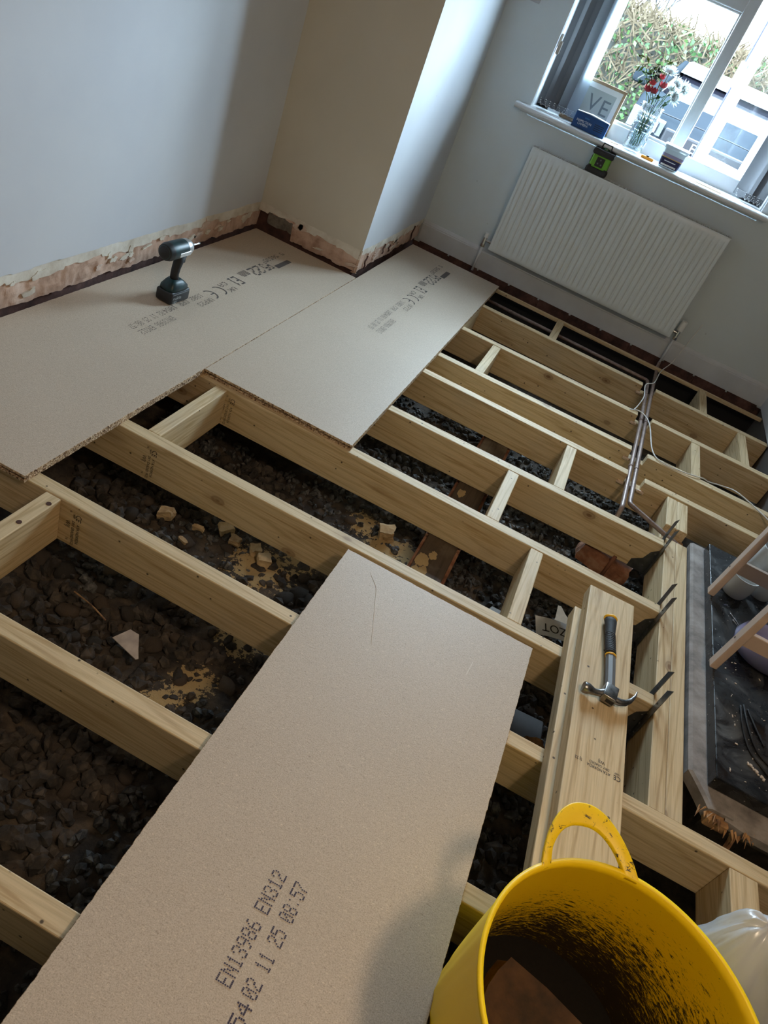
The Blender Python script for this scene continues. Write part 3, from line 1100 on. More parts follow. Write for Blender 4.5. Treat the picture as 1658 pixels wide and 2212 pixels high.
def hanger(k, side):
    yj = jy(k, 1.18)
    h = empty('joist_hanger', (1.192, yj + JW / 2, -JH))
    tag(h, 'dark galvanised joist hanger holding the %s joist from the radiator wall' % ordw[k], 'joist hanger', 'joist hangers on the trimmer')
    t = 0.0022
    for s in (-1, 1):
        ys = s * (JW / 2 + t)
        # flange on the trimmer face and strap rising above it
        fl = MB()
        a, b = (ys, ys + s * 0.036) if s > 0 else (ys + s * 0.030, ys)
        fl.prism([(a, 0.0), (b, 0.0), (b, JH * 0.62), (ys + s * 0.030, JH * 0.72), (ys + s * 0.030, JH + 0.075), (ys, JH + 0.105), (ys, 0.0)] if s > 0 else
                 [(a, 0.0), (a, JH * 0.62), (ys + s * 0.030, JH * 0.72), (ys + s * 0.030, JH + 0.105), (ys, JH + 0.075), (ys, 0.0)], -0.0035, -0.001, 'x')
        fo = fl.build('strap', GALV, h)
        for (yy, zz) in ((0.010, 0.02), (0.022, 0.045), (0.010, 0.075), (0.008, 0.12), (0.008, 0.17)):
            MB().lathe([(0.0001, -0.0065), (0.0035, -0.0055), (0.0035, -0.001)], 8, mat=Matrix.Translation((0.0, ys + s * yy, zz)) @ Matrix.Rotation(PI / 2, 4, 'Y')).build('nail', STEEL, fo)
        # cheek along the joist side
        wg = MB()
        poly = [(0.0, 0.0), (-0.075, 0.0), (-0.075, 0.035), (-0.040, 0.060), (-0.028, 0.10), (-0.0, 0.125)]
        wg.prism(poly, ys - t / 2 + s * 0.0005, ys + t / 2 + s * 0.0005, 'y')
        wo = wg.build('cheek', GALV, h)
        for (xx, zz) in ((-0.055, 0.018), (-0.025, 0.03), (-0.018, 0.07), (-0.010, 0.10)):
            MB().lathe([(0.004, -0.0), (0.0035, 0.0025), (0.0001, 0.003)], 8, mat=Matrix.Translation((xx, ys + s * 0.0016, zz)) @ Matrix.Rotation(-s * PI / 2, 4, 'X')).build('nail', STEEL, wo)
    MB().box(-0.075, -0.001, -JW / 2 - t, JW / 2 + t, -0.003, -0.0005).build('seat', GALV, h)
    return h


for k in (5, 6, 7):
    hanger(k, 1)

# old sleeper wall and its dark plate under the joists
sw_ = struct(MB().box(0.375, 0.50, -0.55, 1.35, ZG - 0.05, -0.235).build('wall_sleeper', MORTAR))
sw_['label'] = 'low brick sleeper wall under the joists'
for row, zz in enumerate((-0.29, -0.222)):
    y = -0.55 + (0.11 if row else 0)
    while y < 1.3:
        MB().bbox(0.368, 0.507, y, y + 0.205, zz, zz + 0.062, 0.005, 1).build('brick', BRICK, sw_)
        y += 0.217
pl = tag(timber('wall_plate', 0, 1.9, 0, 0.012, 0.115, -JH - 0.001, mat=PINE_OLD), 'dark old timber wall plate lying on the sleeper wall under the joists', 'wall plate')
pl.location = (0.495, -0.55, -JH - 0.001)
pl.rotation_euler = (0, 0, PI / 2)
sd = MB()
for (px, py, pr) in ((0.415, -0.25, 0.030), (0.405, -0.17, 0.024), (0.43, -0.12, 0.016), (0.40, -0.36, 0.02), (0.41, 0.33, 0.018)):
    nq = 40
    pts = []
    for q in range(nq):
        a = 2 * PI * q / nq
        rr = pr * (0.85 + 0.45 * noise.noise(Vector((math.cos(a) * 1.3 + px * 9, math.sin(a) * 1.3, py * 9))) + 0.2 * noise.noise(Vector((math.cos(a) * 6, math.sin(a) * 6, py))))
        pts.append((px + math.cos(a) * rr, py + math.sin(a) * rr * 1.9, -JH - 0.0005))
    sd.add(pts + [(px, py, -JH + 0.003)], [(q, (q + 1) % nq, nq) for q in range(nq)])
so = sd.build('spilt_sand', simple('yellow_sand', (0.40, 0.275, 0.125), 0.95, bmp=0.6, bscale=300))
tag(so, 'spilt yellow sand lying on the dark wall plate', 'sand', kind='stuff')

# ------------------------------------------------------------------ chipboard panels
FONT5 = {
    '0': '01110 10001 10011 10101 11001 10001 01110', '1': '00100 01100 00100 00100 00100 00100 01110', '2': '01110 10001 00001 00110 01000 10000 11111',
    '3': '01110 10001 00001 00110 00001 10001 01110', '4': '00010 00110 01010 10010 11111 00010 00010', '5': '11111 10000 11110 00001 00001 10001 01110',
    '6': '00110 01000 10000 11110 10001 10001 01110', '7': '11111 00001 00010 00100 01000 01000 01000', '8': '01110 10001 10001 01110 10001 10001 01110',
    '9': '01110 10001 10001 01111 00001 00010 01100', 'E': '11111 10000 10000 11110 10000 10000 11111', 'N': '10001 11001 10101 10101 10011 10001 10001',
    'P': '11110 10001 10001 11110 10000 10000 10000', 'U': '10001 10001 10001 10001 10001 10001 01110', 'K': '10001 10010 10100 11000 10100 10010 10001',
    'C': '01110 10001 10000 10000 10000 10001 01110', 'A': '01110 10001 10001 11111 10001 10001 10001', 'm': '00000 00000 11010 10101 10101 10101 10101',
    ':': '00000 00100 00000 00000 00000 00100 00000', 'S': '01111 10000 10000 01110 00001 00001 11110', ' ': '00000 ' * 7, 'R': '11110 10001 10001 11110 10100 10010 10001'}


def dot_text(mb, s0, t0, text, pitch, height, place, fill=0.8, long_=1.0):
    """dot-matrix marks; s runs along the print, t up it; place(s, t) -> point"""
    cw, ch = pitch / 6.0, height / 7.0
    for i, ch_ in enumerate(text):
        rows = FONT5.get(ch_, FONT5[' ']).split()
        for r_, row in enumerate(rows):
            c = 0
            while c < 5:
                if row[c] == '1':
                    e = c
                    while e + 1 < 5 and row[e + 1] == '1' and fill > 0.9:
                        e += 1
                    a = s0 + i * pitch + c * cw
                    b = s0 + i * pitch + e * cw + cw * min(fill, 1) * long_
                    t1 = t0 + height - r_ * ch
                    t2 = t1 - ch * min(fill, 0.95)
                    mb.add([place(a, t1), place(b, t1), place(b, t2), place(a, t2)], [(0, 1, 2, 3)])
                    c = e + 1
                else:
                    c += 1


def panel(name, x0, x1, y0, y1, z0, label, near_edge=True, origin=None, rz=0.0, rough=0.0012, groove=True, seed=3):
    """22 mm flooring panel with a chipped perimeter; the near edge is grooved"""
    ox, oy = (x0, y0)
    W_, L_ = x1 - x0, y1 - y0
    per = []
    st = 0.012
    r = random.Random(seed)

    def j(k):
        return (noise.noise(Vector((k * 1.7, seed * 5.1, 0))) * 1.2 + r.uniform(-.4, .4)) * rough
    n1, n2 = int(W_ / st), int(L_ / st)
    k = 0
    for i in range(n1):
        per.append((W_ * i / n1, j(k) * 0.5)); k += 1
    for i in range(n2):
        per.append((W_ + j(k), L_ * i / n2)); k += 1
    for i in range(n1):
        per.append((W_ - W_ * i / n1, L_ + j(k))); k += 1
    for i in range(n2):
        per.append((j(k), L_ - L_ * i / n2)); k += 1
    n = len(per)
    T = 0.022
    lev = [(0.0, 0.0), (0.0065, 0.0), (0.0066, -0.008), (0.0145, -0.008), (0.0146, 0.0), (0.0207, 0.0), (T, -0.0011)] if groove else [(0.0, 0.0), (0.0207, 0.0), (T, -0.0011)]
    vs = []
    for (z, ins) in lev:
        for (px, py) in per:
            qx, qy = px, py
            if ins < -0.002:
                if py < 0.003:
                    qy = py - ins
            elif ins < 0:
                qx = px + (-ins if px < 0.01 else (ins if px > W_ - 0.01 else 0))
                qy = py + (-ins if py < 0.01 else (ins if py > L_ - 0.01 else 0))
            vs.append((qx, qy, z))
    mb = MB()
    fs, mi = [], []
    for li in range(len(lev) - 1):
        for i in range(n):
            i2 = (i + 1) % n
            fs.append((li * n + i, li * n + i2, (li + 1) * n + i2, (li + 1) * n + i))
    mb.add(vs, fs, 1)
    mb.add([vs[(len(lev) - 1) * n + i] for i in range(n)], [tuple(range(n))], 0)
    mb.add([vs[i] for i in range(n)], [tuple(range(n - 1, -1, -1))], 0)
    o = mb.build(name, [CHIP, CHIP_E], loc=(ox, oy, z0), rot=(0, 0, rz), recalc=False)
    tag(o, label, 'floor panel', 'chipboard flooring panels')
    return o


def board_print(parent, place, ink, bold=1.0):
    """the maker's print: s metres along, t metres up from the centre of the upper line"""
    big = MB()
    dot_text(big, 0.0, -0.093, '5 56535', 0.0285, 0.026, place, 0.95)
    big.add([place(0.05, 0.0), place(0.19, 0.0), place(0.19, -0.028), place(0.05, -0.028)], [(0, 1, 2, 3)])
    dot_text(big, 0.205, -0.080, 'P5', 0.034, 0.068, place, 0.95)
    dot_text(big, 0.285, -0.080, '22', 0.050, 0.068, place, 0.95)
    dot_text(big, 0.395, -0.082, 'mm', 0.034, 0.058, place, 0.95)
    dot_text(big, 0.505, -0.074, 'E1', 0.034, 0.070, place, 0.95)
    big.build('printed_grade', ink, parent)['kind'] = 'stuff'
    mid = MB()
    dot_text(mid, 0.600, -0.016, 'UK', 0.030, 0.026, place, 0.9)
    dot_text(mid, 0.600, -0.066, 'CA', 0.030, 0.026, place, 0.9)
    for q, s0 in enumerate((0.665, 0.735)):
        ptsA = []
        for k in range(13):
            a = PI / 2 + PI * k / 12
            ptsA.append((s0 + 0.035 + 0.036 * math.cos(a), -0.028 + 0.036 * math.sin(a), 0.030))
        for k in range(12):
            a1 = PI / 2 + PI * k / 12
            a2 = PI / 2 + PI * (k + 1) / 12
            ro, ri = 0.036, 0.030
            c = (s0 + 0.035, -0.028)
            mid.add([place(c[0] + ro * math.cos(a), c[1] + ro * math.sin(a)) for a in (a1, a2)] + [place(c[0] + ri * math.cos(a), c[1] + ri * math.sin(a)) for a in (a2, a1)], [(0, 1, 2, 3)])
        if q:
            mid.add([place(s0 + 0.006, -0.025), place(s0 + 0.03, -0.025), place(s0 + 0.03, -0.031), place(s0 + 0.006, -0.031)], [(0, 1, 2, 3)])
    dot_text(mid, 0.795, -0.016, 'UKP23', 0.021, 0.028, place, 0.78, bold)
    dot_text(mid, 0.805, -0.062, '1802 CPR 1054', 0.021, 0.028, place, 0.78, bold)
    mid.build('printed_marks', ink, parent)['kind'] = 'stuff'
    sm_ = MB()
    dot_text(sm_, 1.080, -0.015, 'EN13986 EN312', 0.0163, 0.030, place, 0.72, bold)
    dot_text(sm_, 1.083, -0.061, '02 11 25 08:57', 0.0150, 0.030, place, 0.72, bold)
    sm_.build('printed_standard', ink, parent)['kind'] = 'stuff'


ZT = 0.0225
bB = panel('chipboard_panel', -0.600, 0.0, -0.003, 2.397, 0.0005, 'chipboard flooring panel lying nearest the radiator, its grooved end over a joist', seed=3)
bA = panel('chipboard_panel', -1.200, -0.602, -0.878, 1.453, 0.0005, 'chipboard flooring panel along the plastered left wall, cordless driver standing on it', seed=5, rough=0.0010)
bC = panel('chipboard_panel', 0.205, 0.805, -2.915, -0.510, 0.0005, 'loose chipboard flooring panel laid across the joists beside the yellow tub', seed=8, rough=0.0012, groove=False)
board_print(bB, lambda s, t: (0.600 + -0.277 + t, 2.397 + 0.003 - 0.147 - s, 0.0225 + 0.0004 - 0.0), INK2)
board_print(bA, lambda s, t: (1.200 + -0.880 + t, 0.878 + 1.297 - s, 0.0225 + 0.0004), INK2)
board_print(bC, lambda s, t: (0.465 - 0.205 - t, 2.915 - 1.647 + (s - 1.080), 0.0225 + 0.0004), INK, 1.15)
# scratches on the loose panel
for (a, b) in (((0.30, -0.56), (0.335, -0.60)), ((0.335, -0.60), (0.40, -0.80)), ((0.66, -0.68), (0.655, -0.735))):
    a, b = Vector((a[0] - 0.205, a[1] + 2.915, 0.0229)), Vector((b[0] - 0.205, b[1] + 2.915, 0.0229))
    d = (b - a).normalized().cross(Vector((0, 0, 1))) * 0.0008
    MB().add([a - d, a + d, b + d, b - d], [(0, 1, 2, 3)]).build('scratch', bpy.data.materials.get('pale_scratch') or simple('pale_scratch', (0.66, 0.58, 0.48), 0.7), bC)
# ledge of torn edge at the far end of the loose panel
MB().bbox(0.39, 0.43, 2.405, 2.417, 0.006, 0.014, 0.002, 1).build('torn_lip', CHIP_E, bC)

# loose timbers stacked flat on the joists
st1 = timber('loose_timber', 0, 1.0, 0, 0.047, 0.147, 0.0475)
st1.location = (0.888, -0.262, 0.0475)
st1.rotation_euler = (0, 0, -PI / 2 + 0.034)
tag(st1, 'lower loose pine timber lying flat across the joists, under another', 'timber', 'loose stacked timbers')
st2 = timber('loose_timber', 0, 1.07, 0, 0.0465, 0.150, 0.0945)
st2.location = (0.906, -0.186, 0.0945)
st2.rotation_euler = (0, 0, -PI / 2 + 0.0335)
tag(st2, 'upper loose pine timber with black stamp, claw hammer lying on it', 'timber', 'loose stacked timbers')


def text_mesh(s, size, mat4, mat, parent, name='printed_stamp', align='LEFT', extrude=0.0, sx=1.0):
    cu = bpy.data.curves.new(name, 'FONT')
    cu.body = s
    cu.size = size
    cu.align_x = align
    cu.extrude = extrude
    cu.resolution_u = 3
    tmp = bpy.data.objects.new('tmp', cu)
    COL.objects.link(tmp)
    dg = bpy.context.evaluated_depsgraph_get()
    me = bpy.data.meshes.new_from_object(tmp.evaluated_get(dg))
    bpy.data.objects.remove(tmp)
    me.transform(mat4 @ Matrix.Diagonal((sx, 1, 1, 1)))
    me.materials.clear()
    me.materials.append(mat)
    me.name = name
    o = bpy.data.objects.new(name, me)
    link(o, parent)
    return o


def frame4(o, xdir, ydir):
    x, y = Vector(xdir).normalized(), Vector(ydir).normalized()
    z = x.cross(y)
    m = Matrix((x, y, z)).transposed().to_4x4()
    m.translation = Vector(o)
    return m


# stamps at the left ends of three joists (reading downwards)
for k in (6, 7, 8):
    xw = {6: -0.475, 7: -0.485, 8: -0.455}[k]
    x0 = JD[k][0]
    lx = xw - x0
    j_ = JOIST[k]
    for (txt, sz, dx, dz) in (('CE', 0.024, 0.008, -0.024), ('ATA NORRDA', 0.0135, 0.012, -0.058), ('16', 0.011, -0.012, -0.018), ('1609', 0.011, -0.001, -0.024), ('DRY GRADED', 0.0125, -0.003, -0.052), ('WIJ', 0.020, -0.022, -0.058), ('W22', 0.013, -0.002, -0.118), ('TR', 0.010, -0.018, -0.120)):
        text_mesh(txt, sz, frame4((lx + dx, -0.0006, dz), (0, 0, -1), (1, 0, 0)), BLK, j_, sx=0.82)
# stamp on the upper loose timber: local x runs towards the camera, local y towards +X
for (txt, sz, lx, ly) in (('CE', 0.020, 0.686, 0.141), ('ATA NORRDA', 0.0118, 0.689, 0.114), ('1609', 0.009, 0.677, 0.139), ('DRY GRADED', 0.0105, 0.678, 0.111), ('WIJ', 0.014, 0.664, 0.098), ('SJ 22', 0.012, 0.686, 0.041)):
    text_mesh(txt, sz, frame4((lx, ly, 0.0006), (0, -1, 0), (1, 0, 0)), BLK, st2, sx=0.8)

# ------------------------------------------------------------------ radiator, pipes, cable
rad = empty('radiator', (0.44, 2.51, 0.17))
tag(rad, 'white ribbed panel radiator mounted under the window', 'radiator')
RX_0, RX_1, RZ_0, RZ_1, RYF = -0.606, 0.605, 0.0, 0.612, -0.045   # local
pm = MB()
nx_ = 36 * 10
cols = []
for i in range(nx_ + 1):
    x = RX_0 + (RX_1 - RX_0) * i / nx_
    cols.append(x)
zs = [0.0, 0.006, 0.030, 0.048, 0.300, 0.552, 0.570, 0.606, 0.612]
vs, fs = [], []
for i, x in enumerate(cols):
    ph = (i % 10) / 10.0
    g = 0.0
    if 6 <= i <= nx_ - 6:
        g = max(0.0, math.cos(2 * PI * (ph - 0.5))) ** 1.4
    for j, z in enumerate(zs):
        k_ = 1.0 if 3 <= j <= 5 else 0.0
        edge = 0.004 if j in (0, len(zs) - 1) else 0.0
        ex = 0.004 if i in (0, nx_) else 0.0
        vs.append((x, RYF + 0.0085 * g * k_ + edge + ex, z))
K = len(zs)
for i in range(nx_):
    for j in range(K - 1):
        fs.append((i * K + j, (i + 1) * K + j, (i + 1) * K + j + 1, i * K + j + 1))
pm.add(vs, fs)
pm.build('front_panel', RADW, rad, smooth=True)
bk = MB().box(RX_0 + 0.004, RX_1 - 0.004, 0.030, 0.042, 0.008, 0.600)
bk.box(RX_0 + 0.004, RX_1 - 0.004, RYF + 0.012, RYF + 0.018, 0.008, 0.600)
bk.build('back_panel', RADW, rad)
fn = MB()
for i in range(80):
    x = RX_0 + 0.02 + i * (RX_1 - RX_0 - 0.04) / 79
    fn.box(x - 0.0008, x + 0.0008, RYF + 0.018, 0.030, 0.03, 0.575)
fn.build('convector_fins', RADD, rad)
for s in (-1, 1):
    xx = RX_0 if s < 0 else RX_1
    MB().bbox(min(xx, xx - s * 0.006), max(xx, xx - s * 0.006), RYF + 0.003, 0.044, 0.004, 0.612, 0.002, 1).build('side_cover', RADW, rad)
tg = MB()
tg.box(RX_0, RX_1, RYF + 0.001, RYF + 0.009, 0.606, 0.614)
tg.box(RX_0, RX_1, 0.036, 0.044, 0.606, 0.614)
ng = 105
for i in range(ng + 1):
    x = RX_0 + (RX_1 - RX_0) * i / ng
    tg.box(x - 0.0022, x + 0.0022, RYF + 0.006, 0.040, 0.607, 0.612)
tg.build('top_grille', RADW, rad)
for (x, trv) in ((-0.652, False), (0.640, True)):
    vm = MB()
    vm.tube([(x, 0.0, 0.005), (x, 0.0, 0.048)], 0.012, 12)
    vm.tube([(x, 0.0, 0.035), (x + (0.045 if x < 0 else -0.038), 0.0, 0.035)], 0.010, 12)
    vm.tube([(x, 0.0, -0.008), (x, 0.0, 0.008)], 0.014, 6)
    vo_ = vm.build('valve', CHROME, rad, angle=0.6)
    if trv:
        MB().lathe([(0.012, 0.048), (0.019, 0.052), (0.020, 0.09), (0.017, 0.112), (0.004, 0.115)], 16, (x, 0, 0), cap1=True).build('valve_head', WHITEP, vo_, angle=0.7)
    else:
        MB().lathe([(0.011, 0.048), (0.012, 0.052), (0.011, 0.075), (0.003, 0.078)], 12, (x, 0, 0), cap1=True).build('valve_cap', WHITEP, vo_, angle=0.7)
    MB().tube([(x, 0.0, 0.0), (x, 0.0, -0.165)], 0.0076, 10).build('riser_pipe', GLOSSW, rad, smooth=True)

zp = -0.014


def pipe(name, pts, r, label, cat='pipe', mat=None, group=None, smoothn=6):
    # round the corners
    P = [Vector(p) for p in pts]
    out = [P[0]]
    for i in range(1, len(P) - 1):
        a, b, c = P[i - 1], P[i], P[i + 1]
        d1 = (a - b)
        d2 = (c - b)
        q = min(0.022, d1.length * 0.4, d2.length * 0.4)
        p1 = b + d1.normalized() * q
        p2 = b + d2.normalized() * q
        for k in range(smoothn + 1):
            t = k / smoothn
            out.append(p1 * (1 - t) ** 2 + b * 2 * t * (1 - t) + p2 * t ** 2)
    out.append(P[-1])
    o = MB().tube(out, r, 10).build(name, mat or COPPER, smooth=True)
    tag(o, label, cat, group)
    return o


p1 = pipe('copper_pipe', [(1.080, 2.51, 0.004), (1.082, 2.50, -0.022), (1.066, 1.95, -0.022), (1.040, 0.70, -0.022), (1.040, 0.668, -0.022), (1.20, 0.575, -0.026), (1.292, 0.53, -0.030)], 0.0100,
          'dull copper pipe rising to the radiator valve, notched across four joists', group='copper heating pipes')
p2 = pipe('copper_pipe', [(-0.03, 2.240, -0.034), (1.038, 2.215, -0.034), (1.038, 2.10, -0.024), (1.032, 1.53, -0.022), (1.010, 0.60, -0.022), (1.012, 0.588, -0.085), (1.22, 0.66, -0.10), (1.40, 0.52, -0.10)], 0.0100,
          'dull copper pipe beside the radiator pipe, dropping below the first joist towards the boards', group='copper heating pipes')
for (o, pts) in ((p1, ((1.066, 1.95), (1.058, 1.56), (1.046, 1.0))), (p2, ((1.036, 1.95), (1.031, 1.56), (1.018, 1.0)))):
    for (x, y) in pts:
        MB().tube([(x, y - 0.004, -0.022), (x, y + 0.004, -0.022)], 0.0122, 10).build('fitting_ring', COPPER, o, smooth=True)
# split slivers left by the notching
for i, (x, k) in enumerate(((1.0, 1), (1.0, 2), (0.998, 3), (0.99, 4), (1.04, 4), (1.085, 4))):
    y = jy(k, x) - 0.004
    s_ = MB().bbox(x - 0.016, x + 0.018, y - 0.012, y + 0.006, -0.052, -0.038, 0.004, 1)
    o = s_.build('wood_sliver', simple('fresh_split_pine', (0.74, 0.56, 0.42), 0.8, var=0.3, vscale=90) if i == 0 else bpy.data.materials['fresh_split_pine'], JOIST[k])
    o.matrix_parent_inverse = JOIST[k].matrix_basis.inverted()

cpts = [(1.180, 2.549, 0.30), (1.165, 2.548, 0.15), (1.150, 2.540, 0.03), (1.096, 2.359, 0.004), (1.064, 2.114, 0.006), (1.016, 2.013, 0.006), (1.022, 1.858, -0.01), (0.979, 1.603, 0.004), (0.955, 1.568, 0.006), (1.012, 1.592, 0.008), (1.063, 1.488, 0.012), (1.096, 1.219, 0.006),
        (1.146, 1.141, 0.005), (1.249, 1.148, 0.005), (1.306, 1.160, 0.008), (1.360, 1.19, 0.004), (1.393, 1.203, -0.004), (1.476, 1.271, -0.02), (1.537, 1.222, 0.004), (1.665, 1.104, 0.006), (1.745, 1.03, -0.01)]


def spline(pts, n=8):
    P = [Vector(p) for p in pts]
    out = []
    for i in range(len(P) - 1):
        p0, p1_, p2_, p3 = P[max(i - 1, 0)], P[i], P[i + 1], P[min(i + 2, len(P) - 1)]
        for k in range(n):
            t = k / n
            out.append(0.5 * ((2 * p1_) + (p2_ - p0) * t + (2 * p0 - 5 * p1_ + 4 * p2_ - p3) * t * t + (3 * p1_ - p0 - 3 * p2_ + p3) * t ** 3))
    out.append(P[-1])
    return out


tag(MB().tube(spline(cpts), 0.0030, 6).build('cable', CABLE, smooth=True), 'thin white cable trailing from the skirting over the joists', 'cable')

# ------------------------------------------------------------------ hearth
hb = empty('hearth_border', (1.33, -0.05, -0.02))
tag(hb, 'dusty grey old hearth border board between the trimmer and black slab', 'board')
mb = MB()
n = 40
vs, fs = [], []
for i in range(n + 1):
    y = -0.72 + 1.27 * i / n
    xl = 1.297 + 0.002 * noise.noise(Vector((y * 9, 0, 3)))
    if y < -0.62:
        xl += (-(y + 0.62)) * 0.55 + 0.01 * noise.noise(Vector((y * 60, 1, 3)))
    vs += [(xl, y, -0.03), (xl, y, 0.004), (xl + 0.010, y, 0.010), (1.42, y, 0.012), (1.42, y, -0.03)]
for i in range(n):
    for j in range(4):
        fs.append((i * 5 + j, (i + 1) * 5 + j, (i + 1) * 5 + j + 1, i * 5 + j + 1))
fs += [(0, 1, 2, 3, 4), tuple(n * 5 + k for k in (4, 3, 2, 1, 0))]
mb.add([Vector(v) - Vector((1.33, -0.05, -0.02)) for v in vs], fs)
mb.build('board', HBORD, hb)
mb = MB()
for i in range(26):
    a = rnd.uniform(0, 1)
    base = Vector((1.335 + 0.16 * a, -0.715 - 0.03 * math.sin(a * 3), 0.0)) - Vector((1.33, -0.05, -0.02))
    d = Vector((rnd.uniform(-0.02, 0.01), -rnd.uniform(0.008, 0.032), rnd.uniform(-0.012, 0.006)))
    s_ = rnd.uniform(0.002, 0.006)
    p = base + Vector((0, 0, rnd.uniform(-0.02, 0.008)))
    mb.add([p + Vector((-s_, 0, 0)), p + Vector((s_, 0, 0)), p + Vector((0, 0.002, s_)), p + d], [(0, 1, 3), (1, 2, 3), (2, 0, 3), (0, 2, 1)])
mb.bbox(1.355 - 1.33, 1.415 - 1.33, -0.745 + .05, -0.712 + .05, -0.012, 0.02, 0.004, 1)
mb.build('splintered_end', SPLINT, hb)
for (a, b) in (((1.44, -0.735, -0.02), (1.425, -0.80, -0.12)), ((1.50, -0.80, -0.10), (1.43, -0.835, -0.135))):
    a, b = Vector(a) - Vector((1.33, -0.05, -0.02)), Vector(b) - Vector((1.33, -0.05, -0.02))
    MB().tube([a, (a + b) / 2 + Vector((0.004, 0, 0.004)), b], [0.009, 0.008, 0.003], 5).build('hanging_splinter', SPLINT, hb)
# front strip below the granite slab
fb = MB()
vs, fs = [], []
for i in range(31):
    x = 1.40 + (XR - 0.01 - 1.40) * i / 30
    yf = -0.722 - 0.02 * noise.noise(Vector((x * 14, 2, 2))) - 0.01
    vs += [(x, yf + 0.02, -0.05), (x, yf, -0.02), (x, yf, 0.004), (x, yf + 0.03, 0.012), (x, -0.60, 0.012)]
for i in range(30):
    for j in range(4):
        fs.append((i * 5 + j, (i + 1) * 5 + j, (i + 1) * 5 + j + 1, i * 5 + j + 1))
fb.add([Vector(v) - Vector((1.33, -0.05, -0.02)) for v in vs], fs)
fb.build('front_board', HBORD, hb)
hc = struct(MB().box(1.40, XR, -0.66, 0.55, ZG - 0.1, -0.031).build('trim_hearth_base', CEMENT))
hs = empty('hearth_slab', (1.55, -0.07, 0.013))
tag(hs, 'black polished granite hearth slab dusted with debris', 'hearth')
MB().bbox(1.347 - 1.55, XR - 0.004 - 1.55, -0.655 + 0.07, 0.525 + 0.07, 0.0, 0.040, 0.003, 2).build('slab', GRAN, hs)
dm = MB()
for i in range(70):
    x, y = rnd.uniform(1.37, 1.70), rnd.uniform(-0.62, -0.12)
    s_ = rnd.uniform(0.0008, 0.0026)
    a = rnd.uniform(0, 6)
    dm.box(-s_ * rnd.uniform(1, 3.2), s_, -s_ * 0.6, s_ * 0.6, 0, s_ * 0.8, mat=Matrix.Translation((x - 1.55, y + 0.07, 0.0402)) @ Matrix.Rotation(a, 4, 'Z'))
for i in range(16):
    x, y = 1.44 + i * 0.0032 + rnd.uniform(-.003, .003), -0.545 - 0.002 * i + rnd.uniform(-.004, .004)
    s_ = rnd.uniform(0.002, 0.004)
    dm.box(-s_, s_, -s_, s_, 0, s_, mat=Matrix.Translation((x - 1.55, y + 0.07, 0.0402)) @ Matrix.Rotation(i, 4, 'Z'))
do = dm.build('crumbs', simple('plaster_crumb', (0.62, 0.52, 0.43), 0.9), hs)
do['kind'] = 'stuff'
# black wires lying on the slab
for i, pts in enumerate(([(1.43, -0.33, 0), (1.432, -0.42, 0), (1.45, -0.50, 0), (1.50, -0.555, 0)], [(1.44, -0.32, 0), (1.45, -0.41, 0), (1.475, -0.49, 0), (1.53, -0.53, 0)], [(1.452, -0.33, 0), (1.475, -0.40, 0), (1.495, -0.45, 0)])):
    mb = MB().tube([p + Vector((0, 0, 0.0565)) for p in spline(pts)], 0.003, 6)
    tag(mb.build('wire', BLACKR, smooth=True), ['black wire curling over the granite slab, longest of three', 'black wire on the granite slab between two other wires', 'short black wire on the granite slab beside longer ones'][i], 'wire', 'wires on the hearth')
# stool standing on the slab
stl = empty('stool', (1.50, 0.0, 0.0535))
tag(stl, 'pale wooden stool standing on the black hearth slab', 'stool')
SX0, SX1, SY0, SY1, SHH = -0.155, 0.135, -0.205, 0.187, 0.42
for (x, y) in ((SX0, SY0), (SX0, SY1), (SX1, SY0), (SX1, SY1)):
    dx = -0.02 if x < 0 else 0.02
    mb = MB()
    lm = Matrix.Translation((x, y, 0)) @ Matrix.Shear('XY', 4, (-dx * 1.2 / SHH, 0.0))
    mb.bbox(-0.0115, 0.0115, -0.018, 0.018, 0, SHH, 0.002, 1, mat=lm)
    lo = mb.build('leg', BEECH, stl)
    MB().lathe([(0.0035, 0), (0.0035, 0.0008)], 8, mat=Matrix.Translation((x - 0.0135 + 0.006, y, 0.125)) @ Matrix.Rotation(-PI / 2, 4, 'Y'), cap1=True).build('screw_hole', BLK, lo)
for y in (SY0, SY1):
    MB().bbox(SX0 + 0.010, SX1 - 0.008, y - 0.009, y + 0.009, 0.115, 0.165, 0.002, 1).build('side_rail', BEECH, stl)
for x in (SX1,):
    MB().bbox(x - 0.016, x - 0.002, SY0 + 0.01, SY1 - 0.01, 0.30, 0.345, 0.002, 1).build('end_rail', BEECH, stl)
MB().bbox(SX0 - 0.0, SX1 + 0.02, SY0 - 0.03, SY1 + 0.03, SHH, SHH + 0.022, 0.004).build('seat', BEECH, stl)


def cup(name, x, y, r, h, label, tilt=0.0):
    prof = [(r * 0.80, 0.0), (r * 0.86, 0.004), (r, h * 0.45), (r * 1.0, h), (r * 0.95, h), (r * 0.93, h * 0.5), (r * 0.80, 0.012), (0.0005, 0.012)]
    o = MB().lathe(prof, 28, (0, 0, 0)).build(name, CERAM, smooth=False, angle=0.7, loc=(x, y, 0.0535))
    tag(o, label, 'pot', 'white pots on the hearth')
    return o


